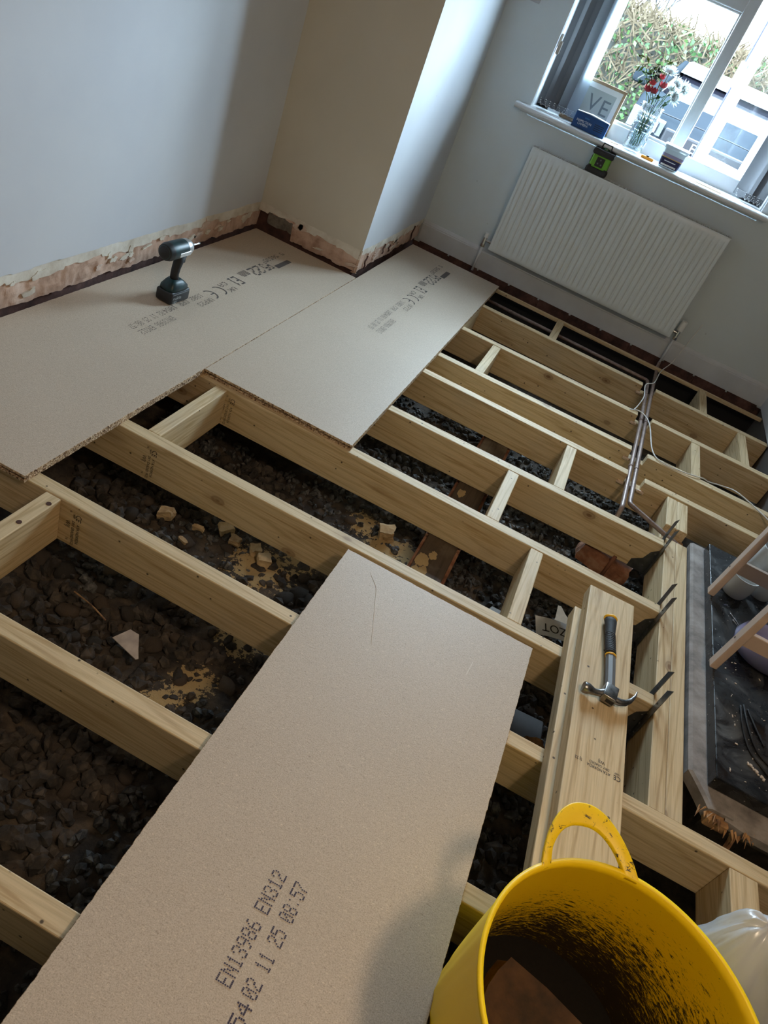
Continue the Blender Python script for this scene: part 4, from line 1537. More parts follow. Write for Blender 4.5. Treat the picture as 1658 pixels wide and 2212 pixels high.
cup('ceramic_pot', 1.432, 0.262, 0.050, 0.085, 'white ceramic pot on the hearth slab near the stool leg')
cup('ceramic_pot', 1.535, 0.335, 0.048, 0.075, 'white ceramic pot behind the other one, under the stool')
jg = empty('ceramic_jug', (1.525, 0.452, 0.0535))
tag(jg, 'tall white ceramic jug at the back of the hearth slab', 'jug')
MB().lathe([(0.045, 0), (0.052, 0.01), (0.050, 0.09), (0.044, 0.135), (0.040, 0.135), (0.045, 0.09), (0.045, 0.01), (0.001, 0.01)], 24).build('body', CERAM, jg, angle=0.7)
MB().tube(spline([(0.048, 0, 0.11), (0.082, 0, 0.10), (0.085, 0, 0.05), (0.05, 0, 0.03)], 6), 0.007, 8).build('handle', CERAM, jg, smooth=True)
# lilac translucent plastic bowl
m_, nt_, b_ = newmat('lilac_plastic')
b_.inputs['Base Color'].default_value = (0.46, 0.44, 0.70, 1)
b_.inputs['Roughness'].default_value = 0.18
b_.inputs['Transmission Weight'].default_value = 0.35
b_.inputs['Subsurface Weight'].default_value = 0.2
PURPLE = m_
prof = [(0.030, 0.004), (0.070, 0.0), (0.098, 0.010), (0.106, 0.035), (0.098, 0.060), (0.072, 0.075), (0.050, 0.068), (0.042, 0.045), (0.034, 0.020), (0.030, 0.004)]
pb = MB().lathe(prof, 36, cap0=False).build('plastic_ring_bowl', PURPLE, smooth=True, loc=(1.512, -0.035, 0.0536))
tag(pb, 'translucent lilac plastic ring under the stool on the hearth', 'ring')
# screws and bits
for i, (x, y, a, L) in enumerate(((1.405, 0.155, 0.3, 0.016), (1.416, 0.118, 2.0, 0.03), (1.430, 0.100, 1.9, 0.032), (1.424, 0.085, 2.1, 0.026))):
    mb = MB().tube([(0, 0, 0), (L * 0.2, 0, 0), (L * 0.22, 0, 0), (L, 0, 0)], [0.0034, 0.0034, 0.002, 0.0008], 8)
    o = mb.build('screw', CHROME, loc=(x, y, 0.0570), rot=(0, 0, a + 3.3), angle=0.6)
    tag(o, ['short steel screw lying apart on the hearth, nearest the white pot', 'steel screw at the white pot end of a row of three', 'longest steel screw, between two others on the hearth', 'steel screw at the stool leg end of a row of three'][i], 'screw', 'screws on the hearth')

# ------------------------------------------------------------------ hammer
hm = empty('claw_hammer', (0.985, -0.49, 0.0945))
tag(hm, 'claw hammer with black grip and amber cap lying on stacked timber', 'hammer')


def HL(x, y, z=0.0):
    return Vector((x - 0.985, y + 0.49, z))


zc = 0.0190
ha = [(0.9785, -0.338), (0.9800, -0.350), (0.9812, -0.365), (0.9835, -0.40), (0.9870, -0.435), (0.9915, -0.47), (0.9945, -0.489)]
rs = [0.0185, 0.0178, 0.0165, 0.0148, 0.0150, 0.0155, 0.0148]
MB().tube([HL(x, y, zc) for x, y in ha], rs, 16, flat=0.88).build('grip', BLACKR, hm, smooth=True)
MB().tube([HL(0.9775, -0.3265, zc), HL(0.9777, -0.3275, zc), HL(0.9781, -0.331, zc), HL(0.9786, -0.340, zc)], [0.012, 0.0185, 0.0205, 0.0188], 16, flat=0.88).build('end_cap', YELP, hm, smooth=True)
rg = MB()
for i in range(11):
    t = i / 10
    x, y = 0.9842 + 0.0088 * t, -0.405 - 0.074 * t
    rg.tube([HL(x, y - 0.0014, zc), HL(x, y + 0.0014, zc)], 0.0158, 14, flat=0.88)
rg.build('grip_ridges', BLACKR, hm, smooth=True)
MB().tube([HL(0.9943, -0.4885, zc), HL(0.9947, -0.4925, zc)], 0.0160, 16, flat=0.88).build('grip_collar', YELP, hm, smooth=True)
sh_ = MB()
sh_.tube([HL(0.9947, -0.492, zc), HL(1.0000, -0.55, zc), HL(1.0040, -0.605, zc), HL(1.0065, -0.655, zc)], [0.0150, 0.0148, 0.0145, 0.012], 8, flat=0.8)
sh_.build('shaft', GREYP, hm)
hd = MB()
# poll and neck
hd.tube([HL(0.9330, -0.6600, zc), HL(0.9345, -0.6600, zc), HL(0.9480, -0.6580, zc), HL(0.9500, -0.6578, zc), HL(0.9640, -0.6575, zc), HL(0.9780, -0.6520, zc), HL(0.9900, -0.6440, zc), HL(1.012, -0.640, zc)],
        [0.0135, 0.0150, 0.0150, 0.0138, 0.0095, 0.0095, 0.0125, 0.0135], 16)
# cheek block round the eye
hd.bbox(-0.019, 0.019, -0.027, 0.027, -0.0135, 0.0135, 0.004, 2, mat=Matrix.Translation(HL(1.0055, -0.637, zc)) @ Matrix.Rotation(-0.10, 4, 'Z'))
for s in (-1, 1):
    pts = [(1.016, -0.648), (1.035, -0.647), (1.052, -0.638), (1.066, -0.620), (1.0755, -0.598), (1.0800, -0.578)]
    P = [HL(x, y, zc + s * (0.0055 - 0.0005 * i)) for i, (x, y) in enumerate(pts)]
    hd.tube(P, [0.0085, 0.0080, 0.0068, 0.0052, 0.0035, 0.0012], 8, flat=0.6)
hd.build('head', STEEL, hm, angle=0.8)
MB().bbox(-0.011, 0.011, -0.0012, 0.0008, -0.006, 0.006, 0.0005, 1, mat=Matrix.Translation(HL(1.0085, -0.6642, zc)) @ Matrix.Rotation(-0.10, 4, 'Z')).build('eye', BLK, hm)

# ------------------------------------------------------------------ cordless impact driver on the left panel
dr = empty('impact_driver', (-0.975, 0.345, 0.0232), (0, 0, -0.06))
tag(dr, 'dark teal and black cordless impact driver standing on a panel', 'power tool')
# local: +Y is the bit direction
bt = MB().bbox(-0.038, 0.038, -0.060, 0.062, 0.0, 0.052, 0.010, 3)
bo = bt.build('battery', BLACKP, dr, angle=0.7)
MB().bbox(0.0372, 0.0388, -0.05, 0.052, 0.040, 0.043, 0.0003, 1).build('battery_seam', GREYP, bo)
text_mesh('makita', 0.020, frame4((0.0386, -0.048, 0.020), (0, 1, 0), (0, 0, 1)), simple('silver_print', (0.42, 0.45, 0.45), 0.5), bo, 'printed_logo')
text_mesh('18V', 0.018, frame4((0.0386, -0.048, 0.004), (0, 1, 0), (0, 0, 1)), bpy.data.materials['silver_print'], bo, 'printed_voltage')
ft = MB()
vs = []
secs = [(0.050, -0.058, 0.060, 0.038), (0.064, -0.056, 0.056, 0.037), (0.080, -0.040, 0.036, 0.028), (0.090, -0.030, 0.020, 0.020)]
ring = []
for (z, y0, y1, hw) in secs:
    pts = []
    for k in range(20):
        a = 2 * PI * k / 20
        c, s = math.cos(a), math.sin(a)
        e = 0.55
        pts.append((hw * math.copysign(abs(c) ** e, c), (y0 + y1) / 2 + (y1 - y0) / 2 * math.copysign(abs(s) ** e, s), z))
    ring += pts
fs = []
for i in range(len(secs) - 1):
    for k in range(20):
        k2 = (k + 1) % 20
        fs.append((i * 20 + k, i * 20 + k2, (i + 1) * 20 + k2, (i + 1) * 20 + k))
fs += [tuple(range(19, -1, -1)), tuple(60 + k for k in range(20))]
ft.add(ring, fs)
ft.build('foot', TEAL, dr, smooth=True)
MB().tube([(0, -0.006, 0.085), (0, -0.010, 0.110), (0, -0.006, 0.135), (0, 0.002, 0.160), (0, 0.010, 0.185)], [0.0175, 0.0165, 0.0175, 0.019, 0.021], 16).build('grip', BLACKR, dr, smooth=True)
MB().bbox(-0.008, 0.008, 0.020, 0.038, 0.148, 0.176, 0.004, 2).build('trigger', BLACKP, dr)
MB().bbox(-0.014, 0.014, 0.004, 0.034, 0.172, 0.190, 0.005, 2).build('switch_housing', TEAL, dr)
RY = Matrix.Translation((0, 0, 0.212)) @ Matrix.Rotation(-PI / 2, 4, 'X')
MB().lathe([(0.024, -0.100), (0.031, -0.094), (0.0345, -0.080), (0.0350, -0.05), (0.0345, 0.0), (0.0325, 0.030)], 28, mat=RY, cap1=True).build('motor_housing', TEAL, dr, angle=0.7)
MB().lathe([(0.0, -0.1015), (0.022, -0.1008), (0.0305, -0.0955), (0.0352, -0.079), (0.0354, -0.074)], 28, mat=RY, cap0=False).build('rear_cover', BLACKP, dr, angle=0.7)
MB().lathe([(0.0330, 0.012), (0.0338, 0.016), (0.0325, 0.034), (0.026, 0.050), (0.021, 0.056), (0.017, 0.058)], 28, mat=RY, cap1=True).build('nose', simple('silver_alloy', (0.55, 0.56, 0.56), 0.35, 0.8), dr, angle=0.7)
MB().lathe([(0.0105, 0.056), (0.0115, 0.058), (0.0115, 0.072), (0.009, 0.076)], 16, mat=RY, cap1=True).build('chuck', BLACKP, dr, angle=0.7)
MB().tube([(0, 0.074, 0.212), (0, 0.084, 0.212), (0, 0.088, 0.212), (0, 0.116, 0.212), (0, 0.122, 0.212)], [0.0055, 0.0055, 0.0036, 0.0036, 0.0045], 6).build('bit', CHROME, dr)
MB().bbox(0.030, 0.0352, -0.045, 0.022, 0.196, 0.214, 0.002, 1).build('side_badge', bpy.data.materials['silver_alloy'], dr)

# ------------------------------------------------------------------ yellow rubber tub and what it holds
tb = empty('rubber_tub', (0.992, -1.4755, 0.001))
tag(tb, 'yellow rubber builders tub caked with black dust inside', 'tub')
TH, RB, RT = 0.349, 0.186, 0.2305
HAZ = math.radians(113)     # azimuth of the visible handle
segs, rows_ = 96, 18


def tub_pt(a, t, inner):
    r = RB + (RT - RB) * (t ** 0.85)
    r -= 0.005 if inner else 0.0
    if not inner:
        r += 0.0012 * (math.cos(a * 64)) * (1 if t < 0.93 else 0)
    if t > 0.96 and not inner:
        r += 0.004
    cx, cy = 0.004 * t, -0.062 * t
    d = abs((a - HAZ + PI) % (2 * PI) - PI)
    d2 = abs((a - HAZ) % (2 * PI) - PI)
    dd = min(d, d2)
    lift = 0.0
    return Vector((cx + math.cos(a) * r * 1.0, cy + math.sin(a) * r * 0.98, t * TH + lift))


mb = MB()
vs, dust = [], []
for inner in (False, True):
    for i in range(rows_ + 1):
        t = i / rows_
        tt = t if not inner else max(0.02, t)
        for k in range(segs):
            a = 2 * PI * k / segs
            vs.append(tub_pt(a, tt, inner))
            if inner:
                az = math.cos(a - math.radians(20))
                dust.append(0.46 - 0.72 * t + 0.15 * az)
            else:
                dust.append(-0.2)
fs = []
o2 = (rows_ + 1) * segs
for i in range(rows_):
    for k in range(segs):
        k2 = (k + 1) % segs
        fs.append((i * segs + k, i * segs + k2, (i + 1) * segs + k2, (i + 1) * segs + k))
        fs.append((o2 + i * segs + k2, o2 + i * segs + k, o2 + (i + 1) * segs + k, o2 + (i + 1) * segs + k2))
for k in range(segs):
    k2 = (k + 1) % segs
    fs.append((rows_ * segs + k, rows_ * segs + k2, o2 + rows_ * segs + k2, o2 + rows_ * segs + k))
fs.append(tuple(range(segs - 1, -1, -1)))
fs.append(tuple(o2 + k for k in range(segs)))
mb.add(vs, fs)
to = mb.build('tub_wall', TUBM, tb, smooth=True, recalc=False)
at = to.data.attributes.new('dust', 'FLOAT', 'POINT')
at.data.foreach_set('value', dust)
for hz in (HAZ, HAZ + PI):
    mb = MB()
    pts_o, pts_i = [], []
    n = 30
    half = 0.40
    vs = []
    out = Vector((math.cos(hz), math.sin(hz), 0))
    lean_v = out * 0.94 + Vector((0, 0, 0.30))
    for k in range(n + 1):
        u = -1 + 2 * k / n
        a = hz - u * half
        base = tub_pt(a, 1.0, False)
        arch = max(0.0, 1 - abs(u) ** 2.3) ** 0.75
        ui = abs(u + 0.06) / 0.74
        archi = max(0.0, 1 - ui ** 2.6) ** 0.8
        sag = (tub_pt(hz, 1.0, False) - base).dot(out)
        ho_ = -0.004 + 0.096 * arch
        hi_ = min(ho_ - 0.004, (0.053 * archi + 0.001) if ui < 1 else -0.010)
        for h_ in (ho_, hi_):
            for s in (1, -1):
                q = base + lean_v * h_ + Vector((0, 0, s * 0.0045 - 0.002))
                vs.append((q.x, q.y, q.z))
    fs = []
    for k in range(n):
        a0, b0 = k * 4, (k + 1) * 4
        fs += [(a0, b0, b0 + 1, a0 + 1), (a0 + 2, a0 + 3, b0 + 3, b0 + 2), (a0, a0 + 2, b0 + 2, b0), (a0 + 1, b0 + 1, b0 + 3, a0 + 3)]
    fs += [(0, 1, 3, 2), (n * 4, n * 4 + 2, n * 4 + 3, n * 4 + 1)]
    mb.add(vs, fs)
    ho = mb.build('handle', TUBM, tb)
    bm_ = ho.modifiers.new('round', 'BEVEL')
    bm_.width = 0.003
    bm_.segments = 2
    bm_.angle_limit = 1.0
    ho.data.polygons.foreach_set('use_smooth', [True] * len(ho.data.polygons))
# rubble inside
def lump(name, loc, size, rot, mat, label, cat, seed, amp=0.10, group=None):
    r = random.Random(seed)
    bm = bmesh.new()
    bmesh.ops.create_cube(bm, size=1)
    bmesh.ops.subdivide_edges(bm, edges=bm.edges[:], cuts=3, use_grid_fill=True)
    off = Vector((r.uniform(0, 40), r.uniform(0, 40), r.uniform(0, 40)))
    for v in bm.verts:
        v.co *= 1 - 0.10 * (v.co.length - 0.5)
        v.co += Vector((noise.noise(v.co * 2 + off), noise.noise(v.co * 2 + off * 2), noise.noise(v.co * 2 + off * 3))) * amp
        v.co = Vector((v.co.x * size[0], v.co.y * size[1], v.co.z * size[2]))
    mb = MB().bm(bm)
    o = mb.build(name, mat, loc=loc, rot=rot)
    tag(o, label, cat, group)
    return o


OLDBRICK = mat_multi('sooty_brick', [(0.3, (0.012, 0.008, 0.006)), (0.5, (0.055, 0.025, 0.011)), (0.7, (0.09, 0.045, 0.018))], 14, 0.9, 0.7)
lump('broken_brick', (0.985, -1.545, 0.150), (0.29, 0.12, 0.10), (0.22, -0.04, -0.28), OLDBRICK, 'sooty red brick lying in the yellow tub', 'brick', 41, 0.06)
lump('broken_brick', (1.07, -1.55, 0.072), (0.10, 0.10, 0.06), (0.1, 0.2, 0.8), OLDBRICK, 'smaller sooty brick piece beside the brick in the tub', 'brick', 42, 0.12)
lump('broken_brick', (0.91, -1.50, 0.072), (0.10, 0.10, 0.06), (0.2, 0.1, -0.9), OLDBRICK, 'half brick wedged low against the tub wall', 'brick', 43, 0.12)
dm = MB().lathe([(0.182, 0.0), (0.184, 0.012), (0.13, 0.022), (0.0005, 0.028)], 30, (0.992, -1.479, 0.012), cap0=True)
tag(dm.build('soot_dust', simple('soot', (0.012, 0.010, 0.008), 0.95, bmp=0.8, bscale=120, spec=0.05)), 'layer of black soot dust in the bottom of the tub', 'dust', kind='stuff')


# ------------------------------------------------------------------ plastic sheeting
m_, nt_, b_ = newmat('milky_polythene')
b_.inputs['Base Color'].default_value = (0.72, 0.75, 0.79, 1)
b_.inputs['Roughness'].default_value = 0.25
b_.inputs['Alpha'].default_value = 0.78
b_.inputs['Transmission Weight'].default_value = 0.15
POLY = m_


def crumple(name, c, size, label, seed, mat, cat, top=None, rot=0.0):
    bm = bmesh.new()
    bmesh.ops.create_icosphere(bm, subdivisions=5, radius=1.0)
    off = Vector((seed * 3.7, seed, 0))
    Rm = Matrix.Rotation(rot, 3, 'Z')
    for v in bm.verts:
        p = v.co.copy()
        q_ = Vector((p.x * 1.5, p.y * 1.5, p.z * 0.7 + p.x * 0.5))
        ridge = (1 - abs(noise.noise(q_ * 1.5 + off)) * 2) * 0.16 + (1 - abs(noise.noise(q_ * 3.4 + off)) * 2) * 0.05 + noise.noise(p * 1.1 + off) * 0.25
        p *= 0.86 + ridge
        p = Rm @ Vector((p.x * size[0], p.y * size[1], max(p.z, -0.65) * size[2]))
        v.co = p
    o = MB().bm(bm).build(name, mat, smooth=True, loc=c)
    tag(o, label, cat)
    return o


sk_ = MB()
vs, fs = [], []
ns, nr = 72, 16
for i in range(nr + 1):
    t = i / nr
    for k in range(ns):
        a = 2 * PI * k / ns
        fold = 0.30 * noise.noise(Vector((math.cos(a) * 1.5, math.sin(a) * 1.5, t * 1.2 + 3))) + 0.16 * abs(noise.noise(Vector((math.cos(a) * 4, math.sin(a) * 4, t * 1.6 + 7)))) + 0.05 * noise.noise(Vector((math.cos(a) * 9, math.sin(a) * 9, t * 5)))
        r_ = (0.012 + 0.135 * t ** 0.62) * (1 + fold)
        z_ = 0.265 * (1 - t ** 1.35) + 0.014 * noise.noise(Vector((math.cos(a) * 2.5, math.sin(a) * 2.5, t * 4 + 1))) * (1 - t)
        vs.append((r_ * math.cos(a) - 0.03 * (1 - t), r_ * math.sin(a) * 0.80 + 0.035 * (1 - t), max(0.0, z_)))
for i in range(nr):
    for k in range(ns):
        k2 = (k + 1) % ns
        fs.append((i * ns + k, i * ns + k2, (i + 1) * ns + k2, (i + 1) * ns + k))
fs.append(tuple(range(ns)))
sk_.add(vs, fs)
tag(sk_.build('plastic_sack', POLY, smooth=True, loc=(1.335, -1.225, 0.001)), 'crumpled clear plastic sack standing beside the yellow tub', 'sack')
crumple('plastic_roll', (0.765, -1.475, -0.205), (0.15, 0.10, 0.085), 'crumpled grey plastic sheet in the gap beneath the loose panel', 5.0,
        simple('smoky_polythene', (0.22, 0.235, 0.25), 0.22, var=0.2, vscale=10, coat=0.5), 'plastic sheet')

# ------------------------------------------------------------------ debris under the floor
SANDST = mat_multi('sandy_stone', [(0.3, (0.34, 0.22, 0.11)), (0.6, (0.56, 0.40, 0.22)), (0.75, (0.62, 0.48, 0.30))], 20, 0.9, 0.6, rand=True)
gz = ground_z
for i, (x, y, sx, sy, sz, rz, lab) in enumerate((
        (-0.405, -0.447, 0.062, 0.042, 0.04, 0.3, 'squared pale sandstone lump alone near the laid panel'),
        (-0.226, -0.360, 0.060, 0.050, 0.03, 0.8, 'flat sandy stone chip against the seventh joist'),
        (-0.172, -0.395, 0.046, 0.038, 0.03, 0.2, 'sandy stone chip midway along the rubble strip'),
        (-0.098, -0.387, 0.046, 0.046, 0.03, 0.6, 'upper of two touching sandy brick cubes'),
        (-0.052, -0.412, 0.055, 0.048, 0.035, 0.5, 'lower of two touching sandy brick cubes'),
        (0.235, 0.020, 0.075, 0.055, 0.05, 0.4, 'sandy brick lump beside the spilt sand near the wall plate'),
        (-0.30, -0.415, 0.05, 0.022, 0.018, 0.1, 'thin pale stone sliver lying on brown gravel'),
        (-0.30, -0.505, 0.045, 0.02, 0.018, -0.4, 'small pale stone sliver near the sandstone lump'))):
    lump('sandy_stone', (x, y, gz(x, y) + sz * 0.6 + 0.008), (sx * 0.78, sy * 0.78, sz * 0.9), (0.1, -0.1, rz), SANDST, lab, 'stone', 60 + i, 0.20, 'pale stones in the underfloor rubble')
# torn plaster flake
pf = MB()
poly = [(-0.045, -0.01), (-0.015, 0.032), (0.012, 0.028), (0.030, -0.012), (0.042, -0.035), (0.036, -0.040)]
pf.prism(poly, 0, 0.004)
tag(pf.build('paper_flake', simple('grubby_paper', (0.46, 0.38, 0.33), 0.8, var=0.3, vscale=30), loc=(-0.172, -0.965, gz(-0.172, -0.965) + 0.050), rot=(0.22, 0.1, 0.2)),
    'torn pinkish paper flake lying on the dark rubble', 'paper')
tag(MB().tube(spline([(-0.40, -0.90, gz(-0.4, -0.9) + 0.045), (-0.33, -0.92, gz(-0.3, -0.9) + 0.05), (-0.27, -0.935, gz(-0.27, -0.93) + 0.045)]), 0.0022, 5).build('straw', SPLINT), 'thin straw-coloured twig on the dark rubble', 'twig')
# bricks and rubble near the hearth
lump('old_brick', (1.045, 0.475, -0.205), (0.215, 0.105, 0.085), (0.06, 0.12, -0.12), BRICK, 'old red brick with pale mortar lying below the fifth joist', 'brick', 71, 0.07)
lump('mortar_lump', (1.05, 0.545, -0.185), (0.17, 0.03, 0.05), (0.1, 0.1, -0.1), MORTAR, 'pale mortar lump on the back of the old red brick', 'mortar', 72, 0.16)
tag(MB().tube([(1.062, 0.425, -0.135), (1.058, 0.418, -0.26)], 0.008, 8).build('rusty_rod', simple('rust', (0.16, 0.06, 0.03), 0.8), smooth=True), 'rusty upright rod standing in front of the old brick', 'rod')
lump('brown_rubble', (0.893, -0.178, -0.235), (0.085, 0.055, 0.06), (0.2, 0.1, 0.4), mat_multi('brown_crust', [(0.3, (0.03, 0.018, 0.011)), (0.65, (0.10, 0.058, 0.034))], 25, 0.9, 0.8), 'brown earth lump in front of the printed paper', 'rubble', 73, 0.12)
lump('wood_chunk', (0.985, -0.185, -0.235), (0.09, 0.035, 0.035), (0.2, 0.3, -0.6), SPLINT, 'orange-brown timber offcut lying beside the stacked timber', 'offcut', 74, 0.14)
lump('wood_chunk', (0.945, -0.605, -0.235), (0.055, 0.05, 0.05), (0.3, 0.1, 0.4), SPLINT, 'crumbly brown timber chunk between the loose panel and stack', 'offcut', 75, 0.16)
lump('wood_chunk', (1.010, -0.665, -0.240), (0.10, 0.035, 0.035), (0.1, 0.2, -0.6), SPLINT, 'long broken timber chunk between the loose panel and stack', 'offcut', 76, 0.14)
dsl = MB().bbox(-0.07, 0.07, -0.10, 0.10, 0, 0.03, 0.004, 1).build('slate_block', simple('grey_block', (0.07, 0.065, 0.065), 0.7, var=0.3, vscale=20), loc=(0.90, -0.60, ZG + 0.045), rot=(0.05, 0.0, 0.08))
tag(dsl, 'flat dark grey block under the edge of the loose panel', 'block')
# printed paper label and buff card
pp = MB()
vs, fs = [], []
nu, nv = 14, 6
for i in range(nu + 1):
    for j in range(nv + 1):
        u, v = i / nu, j / nv
        vs.append(((u - 0.5) * 0.21, (v - 0.5) * 0.075, 0.010 * math.sin(u * 4.2) - 0.012 * u))
for i in range(nu):
    for j in range(nv):
        a = i * (nv + 1) + j
        fs.append((a, a + nv + 1, a + nv + 2, a + 1))
pp.add(vs, fs)
ppo = pp.build('printed_label', PAPER, smooth=True, loc=(0.950, -0.080, -0.205), rot=(0.22, 0.0, 0.33), recalc=False)
tag(ppo, 'white torn label with bold black letters under the joists', 'paper')
tm_ = text_mesh('ZOT', 0.046, frame4((0.012, 0.012, 0.004), (-1, 0, 0), (0, -1, 0)), BLK, ppo, 'printed_letters')
for v in tm_.data.vertices:
    u = v.co.x / 0.21 + 0.5
    v.co.z = 0.010 * math.sin(u * 4.2) - 0.012 * u + 0.0012
cdm = MB().prism([(-0.05, -0.045), (0.07, -0.045), (0.06, -0.01), (0.0, 0.045), (-0.022, 0.075), (-0.034, 0.072), (-0.036, 0.01)], 0, 0.0025)
tag(cdm.build('buff_card', CARDB, loc=(0.950, -0.022, -0.216), rot=(0.12, 0.05, 0.1)), 'torn buff card scrap behind the printed paper label', 'card')
cp2 = MB().prism([(-0.035, -0.02), (0.03, -0.015), (0.035, 0.012), (-0.02, 0.012)], 0, 0.0012)
tag(cp2.build('paper_scrap', PAPER, loc=(0.715, -0.105, -0.245), rot=(0.3, 0.05, 0.1)), 'small white paper scrap beside a noggin', 'paper')

# ------------------------------------------------------------------ things on the sill and radiator
ZS = 0.9495
bx = empty('inspection_camera_box', (0.068, 2.555, ZS))
tag(bx, 'blue card box lettered INSPECTION CAMERA on the window sill', 'box')
mb = MB().bbox(-0.097, 0.097, -0.026, 0.026, 0, 0.078, 0.0015, 1)
mb.build('carton', CARD_B, bx)
lid = MB().prism([(-0.095, 0.078), (-0.01, 0.083), (0.03, 0.079), (0.095, 0.078), (0.095, 0.0785), (-0.01, 0.0862), (-0.095, 0.0805)], -0.024, 0.026, 'y').build('open_flap', simple('pale_card', (0.55, 0.62, 0.68), 0.6), bx)
text_mesh('INSPECTION', 0.0165, frame4((-0.080, -0.0265, 0.034), (1, 0, 0), (0, 0, 1)), PRINTW, bx, 'printed_title', sx=0.95)
text_mesh('CAMERA', 0.0165, frame4((-0.068, -0.0265, 0.019), (1, 0, 0), (0, 0, 1)), PRINTW, bx, 'printed_title', sx=0.95)
for i in range(4):
    MB().box(0.026, 0.078, -0.0266, -0.0262, 0.022 + i * 0.009, 0.025 + i * 0.009).build('printed_tool', BLK, bx)
MB().bbox(-0.04, -0.012, -0.0266, -0.0262, 0.056, 0.063, 0.0002, 1).build('printed_badge', simple('dim_blue_print', (0.03, 0.14, 0.36), 0.5), bx)

lz = empty('laser_level', (0.213, 2.505, 0.785))
tag(lz, 'lime green and black laser level standing on the radiator', 'laser level')
MB().bbox(-0.062, 0.062, -0.042, 0.042, 0.0, 0.032, 0.010, 2).build('base', BLACKR, lz)
MB().bbox(-0.054, 0.054, -0.036, 0.036, 0.030, 0.098, 0.008, 2).build('body', GREENP, lz)
MB().bbox(-0.024, 0.022, -0.0375, -0.034, 0.040, 0.088, 0.001, 1).build('control_panel', BLACKP, lz)
for (x, z) in ((0.0, 0.076), (-0.010, 0.056), (0.010, 0.054)):
    MB().lathe([(0.0045, 0), (0.004, 0.0018), (0.0005, 0.002)], 10, mat=Matrix.Translation((x, -0.0375, z)) @ Matrix.Rotation(PI / 2, 4, 'X')).build('button', GREYP, lz)
for s in (-1, 1):
    MB().bbox(s * 0.046 - 0.009, s * 0.046 + 0.009, -0.0385, 0.0385, 0.026, 0.040, 0.003, 1).build('bumper', BLACKR, lz)
MB().bbox(-0.057, -0.050, -0.020, 0.010, 0.045, 0.085, 0.002, 1).build('side_grip', BLACKR, lz)
MB().bbox(-0.062, 0.062, -0.042, 0.042, 0.094, 0.128, 0.010, 2).build('top_housing', BLACKR, lz)
MB().lathe([(0.020, 0.126), (0.018, 0.138), (0.014, 0.142)], 16, cap1=True).build('prism_window', simple('green_glass', (0.02, 0.10, 0.05), 0.15), lz)
cg = MB()
R_ = 0.030
for (x, y) in ((-R_, -R_ * .7), (R_, -R_ * .7), (-R_, R_ * .7), (R_, R_ * .7)):
    cg.tube([(x, y, 0.124), (x * 0.8, y * 0.8, 0.158)], 0.0038, 8)
for k in range(4):
    c4 = [(-R_ * .8, -R_ * .56), (R_ * .8, -R_ * .56), (R_ * .8, R_ * .56), (-R_ * .8, R_ * .56)]
    cg.tube([(*c4[k], 0.158), (*c4[(k + 1) % 4], 0.158)], 0.0038, 8)
cg.build('guard_cage', BLACKP, lz)

# picture frame leaning against the window
pfr = empty('picture_frame', (0.018, 2.705, ZS), (-0.08, 0, 0))
tag(pfr, 'light oak picture frame with large grey letters VE, behind the blue box', 'picture frame')
fw, fh, ft_ = 0.150, 0.238, 0.016
for (a, b, c, d) in ((-fw, fw, 0, ft_), (-fw, fw, fh - ft_, fh), (-fw, -fw + ft_, 0, fh), (fw - ft_, fw, 0, fh)):
    MB().bbox(a, b, -0.010, 0.010, c, d, 0.0015, 1).build('moulding', FRAMEW, pfr)
for (a, b, c, d) in ((-fw + ft_, fw - ft_, ft_, 0.042), (-fw + ft_, fw - ft_, fh - 0.042, fh - ft_), (-fw + ft_, -0.108, 0.04, fh - 0.04), (0.108, fw - ft_, 0.04, fh - 0.04)):
    MB().box(a, b, -0.006, 0.004, c, d).build('mount', MATB, pfr)
MB().box(-0.110, 0.110, 0.002, 0.006, 0.040, fh - 0.040).build('print', SAGE, pfr)
for (t_, x_, z_) in (('V', -0.036, 0.105), ('E', 0.040, 0.098)):
    text_mesh(t_, 0.115, frame4((x_, 0.0015, z_ - 0.015), (1, 0, 0), (0, 0, 1)), GREYINK, pfr, 'printed_letter')

# glass vase with flowers
vz = empty('glass_vase', (0.330, 2.605, ZS))
tag(vz, 'cut glass vase of cut flowers standing on the window sill', 'vase')
prof = [(0.050, 0.0), (0.054, 0.003), (0.056, 0.10), (0.060, 0.23), (0.062, 0.240), (0.058, 0.240), (0.052, 0.10), (0.048, 0.018), (0.0005, 0.016)]
MB().lathe(prof, 40).build('body', VASEG, vz, smooth=True)
wm = MB().lathe([(0.047, 0.019), (0.051, 0.10), (0.0515, 0.145), (0.0005, 0.145)], 28).build('water', mat_glass('water', (0.86, 0.93, 0.95), 0.7), vz, smooth=True)
et = MB()
for (a0, zc_, r_) in ((-1.9, 0.06, 0.032), (-1.1, 0.12, 0.030), (-2.3, 0.15, 0.028), (-1.5, 0.195, 0.026), (-0.6, 0.05, 0.03), (-0.5, 0.17, 0.028)):
    for k in range(12):
        b = 2 * PI * k / 12
        pts = []
        for q in range(4):
            rr = r_ * (0.15 + 0.85 * q / 3)
            z = zc_ + math.sin(b) * rr
            aa = a0 + math.cos(b) * rr / 0.058
            rad_ = 0.0558 + 0.004 * z / 0.23 + 0.0012
            pts.append((math.cos(aa) * rad_, math.sin(aa) * rad_, max(0.006, z)))
        et.tube(pts, [0.0006, 0.0022, 0.0018, 0.0005], 4)
et.build('cut_leaf_pattern', mat_glass('frosted_cut', (0.80, 0.88, 0.92), 1.6, 0.25), vz, smooth=True)
VT = Vector((0.330, 2.605, ZS))


